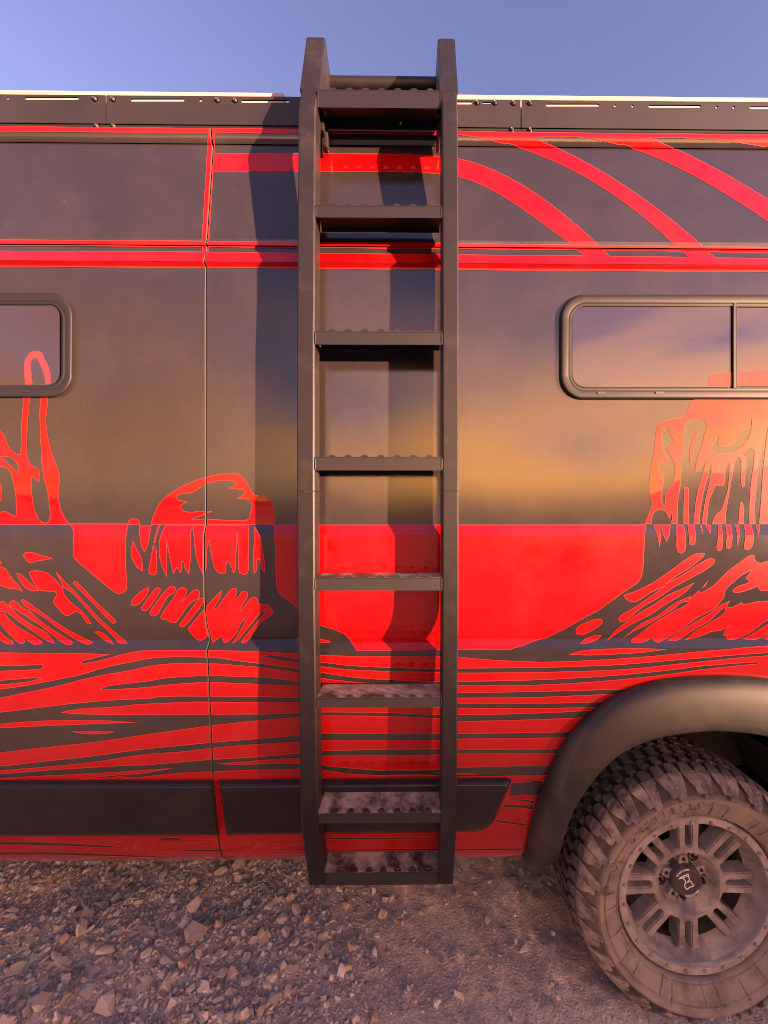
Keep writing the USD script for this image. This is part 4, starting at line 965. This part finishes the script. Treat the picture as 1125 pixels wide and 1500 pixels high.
# ------------------------------------------------------------------ stones and gravel
STONES = []
for nm, c in (('grey_pink', (.42, .35, .28)), ('dusty', (.49, .41, .325)), ('purple', (.26, .205, .18)), ('rust', (.40, .27, .18)), ('pale', (.64, .55, .45)), ('dark', (.12, .095, .08))):
    STONES.append(dusty('stone_' + nm, c, (.38, .305, .235), .6, rough=.85, scale=26, bump=.6, bscale=160, lo=.35, hi=.62, spec=.25))
def shard(seed, n=13, flat=.45, long=1.5):
    r = np.random.default_rng(seed)
    p = r.normal(size=(n, 3)); p /= np.linalg.norm(p, axis=1, keepdims=True); p *= r.uniform(.72, 1.0, (n, 1))
    p *= np.array([long, 1.0, flat * r.uniform(.75, 1.25)])
    if r.random() < .6: p[:, 2] = np.minimum(p[:, 2], .30 * flat * 2)
    h = trimesh.convex.convex_hull(p)
    s = np.ptp(h.vertices, axis=0); v = np.array(h.vertices) / max(s[0], s[1]); v -= (v.max(0) + v.min(0)) / 2
    return v, np.array(h.faces)
def rot(ax, ay, az):
    cx, sx, cy, sy, cz, sz = math.cos(ax), math.sin(ax), math.cos(ay), math.sin(ay), math.cos(az), math.sin(az)
    return np.array([[cz, -sz, 0], [sz, cz, 0], [0, 0, 1]]) @ np.array([[cy, 0, sy], [0, 1, 0], [-sy, 0, cy]]) @ np.array([[1, 0, 0], [0, cx, -sx], [0, sx, cx]])
rs = np.random.default_rng(21)
def density(x, y):
    """how stony the ground is: thick on the left, thinning into bare earth by the wheel."""
    d = np.interp(x, [-1.6, -.55, -.28, -.12, .05, .3, 1.2], [1, 1, .78, .36, .19, .13, .13])
    n = meshkit.fbm(np.stack([x * 3.2, y * 3.2, x * 0], -1), 3, 31)
    return d * np.clip(.35 + 1.6 * (n - .22), .12, 1.25)
# the stones one can pick out, largest first: (photo x, photo y of the foot, length m, tint, flatness)
named = [(288, 1372, .092, 2, .55), (156, 1398, .066, 1, .5), (92, 1412, .060, 1, .45), (160, 1472, .078, 0, .5), (213, 1446, .056, 0, .5), (212, 1404, .050, 1, .55), (246, 1412, .058, 0, .55), (347, 1268, .070, 4, .7), (240, 1280, .062, 0, .6), (325, 1280, .058, 1, .7), (283, 1330, .056, 1, .7), (236, 1312, .042, 1, .8), (128, 1272, .070, 0, .5), (125, 1345, .072, 2, .4), (30, 1420, .060, 0, .5), (60, 1480, .056, 1, .5), (300, 1455, .050, 4, .6), (238, 1460, .045, 3, .7), (272, 1398, .050, 0, .6), (292, 1402, .048, 1, .6), (255, 1432, .050, 1, .5), (340, 1430, .045, 3, .6), (362, 1440, .050, 1, .6), (350, 1492, .060, 0, .6), (418, 1366, .055, 1, .5), (389, 1378, .060, 3, .5), (412, 1345, .055, 0, .45), (432, 1384, .042, 1, .6), (476, 1394, .062, 0, .4), (428, 1422, .052, 0, .5), (398, 1440, .058, 1, .6), (500, 1426, .042, 4, .6), (515, 1384, .045, 3, .5), (552, 1370, .032, 4, .6), (497, 1358, .030, 4, .8), (497, 1303, .035, 4, .7), (547, 1305, .026, 4, .8), (385, 1488, .045, 5, .5), (675, 1276, .030, 1, .5), (672, 1312, .030, 3, .6), (715, 1348, .035, 1, .5), (768, 1392, .045, 4, .35), (700, 1398, .03, 0, .5), (810, 1368, .02, 4, .7), (672, 1452, .040, 1, .4), (640, 1462, .030, 4, .4), (720, 1445, .03, 3, .4), (455, 1480, .04, 0, .4), (15, 1345, .05, 4, .6), (55, 1300, .045, 4, .5), (40, 1385, .045, 1, .5), (140, 1258, .05, 0, .6), (205, 1275, .05, 5, .5), (232, 1268, .05, 5, .7)]
items = []
for px, py, L, t, fl in named:
    p = G(float(px), float(py), .0); items.append((L * .92, p[0], p[1], t, fl))
cand = 105000
xs = rs.uniform(-2.1, 1.6, cand); ys = rs.uniform(-.85, .92, cand); keep = rs.random(cand) < density(xs, ys) * .80
xs, ys = xs[keep], ys[keep]
sz = np.exp(rs.normal(math.log(.0105), .50, len(xs)))
sz = np.clip(sz, .0035, .048) * np.interp(xs, [-.4, .1], [1.0, .62])
big = np.argsort(-sz)[:8000]
order = np.argsort(-sz)
pick = []
for k in order:
    if len(pick) >= 292 - len(named): break
    if -.12 < ys[k] < .62 and abs(xs[k]) < 1.25: pick.append(k)
pickset = set(pick)
for k in pick: items.append((sz[k], xs[k], ys[k], int(rs.choice(5, p=[.34, .36, .12, .10, .08])), rs.uniform(.4, .75)))
for L, x, y, t, fl in items:
    v, f = shard(int(rs.integers(1e9)), int(rs.integers(10, 16)), fl, rs.uniform(1.1, 1.7))
    Rm = rot(rs.normal(0, .22), rs.normal(0, .22), rs.uniform(0, 6.28)); v = v @ Rm.T * L
    h = float(ground_h(np.array([x]), np.array([y]))[0])
    v = v + np.array([x, y, h - v[:, 2].min() - .22 * np.ptp(v[:, 2])])
    obj('stone', trimesh.Trimesh(v, f, process=False), STONES[t], ground, smooth=False)
# small gravel: one mass
pi = UsdGeom.PointInstancer.Define(stage, path_of(ground) + '/gravel')
protos = []
for k in range(14):
    v, f = shard(900 + k, 9 + k % 4, .45 + .05 * (k % 5), 1.0 + .12 * (k % 6))
    pr = usdkit.mesh(stage, path_of(ground) + f'/gravel/pebble_{k:03d}', trimesh.Trimesh(v, f, process=False), STONES[(0, 1, 0, 1, 2, 3, 1, 4, 0, 1, 5, 0, 1, 3)[k]], smooth=False)
    protos.append(pr.GetPath())
rest = [k for k in order if k not in pickset]
# fine chips everywhere
nf = 75000
fx, fy = rs.uniform(-2.1, 1.6, nf), rs.uniform(-.85, .92, nf)
kf = rs.random(nf) < np.clip(density(fx, fy) * 1.1 + .42, 0, 1); fx, fy = fx[kf], fy[kf]
AX = np.concatenate([xs[rest], fx]); AY = np.concatenate([ys[rest], fy]); AS = np.concatenate([sz[rest], rs.uniform(.0022, .0058, len(fx))])
AH = ground_h(AX, AY)
n = len(AX)
pi.CreatePrototypesRel().SetTargets(protos)
pi.CreateProtoIndicesAttr(Vt.IntArray.FromNumpy(rs.integers(0, 14, n).astype(np.int32)))
pi.CreatePositionsAttr(Vt.Vec3fArray.FromNumpy(np.stack([AX, AY, AH + AS * .06], 1).astype(np.float32)))
pi.CreateScalesAttr(Vt.Vec3fArray.FromNumpy(np.repeat(AS[:, None], 3, 1).astype(np.float32)))
qz = rs.uniform(0, 2 * np.pi, n); qx = rs.normal(0, .35, n); qy = rs.normal(0, .35, n)
c1, s1, c2, s2, c3, s3 = np.cos(qx / 2), np.sin(qx / 2), np.cos(qy / 2), np.sin(qy / 2), np.cos(qz / 2), np.sin(qz / 2)
qw = c1 * c2 * c3 + s1 * s2 * s3; qi = s1 * c2 * c3 - c1 * s2 * s3; qj = c1 * s2 * c3 + s1 * c2 * s3; qk = c1 * c2 * s3 - s1 * s2 * c3
pi.CreateOrientationsAttr(Vt.QuathArray([Gf.Quath(float(a), float(b), float(c), float(d)) for a, b, c, d in zip(qw, qi, qj, qk)]))
tag(pi.GetPrim(), kind='stuff')
# dry twigs and stems among the stones
TWIG = plain('dry_twig', (.34, .27, .20), .8, var=.3, vscale=60)
for pts, r in (([(205, 1312), (190, 1316), (200, 1306), (224, 1293)], .0016), ([(326, 1375), (324, 1350), (327, 1335)], .0022), ([(330, 1353), (350, 1346), (366, 1338)], .0012), ([(150, 1340), (160, 1333), (168, 1330)], .003),
               ([(415, 1273), (425, 1283), (445, 1290)], .0022), ([(378, 1285), (392, 1286), (403, 1293)], .0014), ([(444, 1384), (455, 1382), (461, 1390), (459, 1397)], .0018), ([(648, 1402), (665, 1396), (674, 1386)], .0018), ([(30, 1458), (48, 1436)], .0015), ([(68, 1492), (92, 1470)], .0014), ([(2, 1462), (20, 1452)], .002), ([(375, 1462), (388, 1464)], .003)):
    p = np.array([G(float(a), float(b), .012) for a, b in pts])
    if len(p) > 2:
        s = np.linspace(0, len(p) - 1, 12); p = PchipInterpolator(np.arange(len(p)), p)(s)
    p[:, 2] = ground_h(p[:, 0], p[:, 1]) + .008 + .006 * np.sin(np.linspace(0, 3.1, len(p)))
    obj('twig', tube(p, np.linspace(r, r * .5, len(p)), 6), TWIG, ground, smooth=True)

# ------------------------------------------------------------------ scrub behind the camera, mirrored in the red paint
BUSHM = plain('scrub_leaves', (.055, .058, .035), .8, var=.5, vscale=3)
STEMM = plain('scrub_stem', (.10, .075, .055), .9)
def bush_mesh(h, w, seed, n=700):
    r = np.random.default_rng(seed); d = r.normal(size=(n, 3)); d /= np.linalg.norm(d, axis=1, keepdims=True); d[:, 2] = np.abs(d[:, 2])
    lob = .62 + .5 * meshkit.fbm(d * 2.3 + seed, 3, seed); c = d * lob[:, None] * r.uniform(.55, 1.0, (n, 1)) * np.array([w / 2, w / 2, h])
    V, F = [], []
    for k in range(n):
        a, b = r.normal(size=3), r.normal(size=3); a /= np.linalg.norm(a); b -= a * (a @ b); b /= np.linalg.norm(b); q = r.uniform(.03, .07)
        V += [c[k] - a * q, c[k] + b * q * .5, c[k] + a * q, c[k] - b * q * .5]; F += [[4 * k, 4 * k + 1, 4 * k + 2], [4 * k, 4 * k + 2, 4 * k + 3]]
    return trimesh.Trimesh(np.array(V) + [0, 0, .08], np.array(F), process=False)
for k, (azd, dist_, h, w, where) in enumerate(((27, 9.0, .75, 1.1, 'taller grey-green desert bush nearest behind the photographer'), (20, 11.0, .55, .9, 'small round desert bush left of the taller one behind the photographer'), (34, 13.0, .9, 1.3, 'wide desert bush right of the taller one behind the photographer'), (-14, 12.0, .8, 1.2, 'lone desert bush mirrored at the left of the van'))):
    x, y = dist_ * math.sin(math.radians(azd)), -dist_ * math.cos(math.radians(azd))
    t = thing('desert_bush', where, 'bush', (x, y, 0.0))
    obj('crown', bush_mesh(h, w, 60 + k), BUSHM, t, smooth=False)
    obj('stem', cat([tube([(0, 0, -.1), (.06 * math.cos(a), .06 * math.sin(a), h * .35), (.2 * math.cos(a), .2 * math.sin(a), h * .7)], [.02, .015, .008], 6) for a in (0.3, 2.2, 4.4)]), STEMM, t, smooth=True)
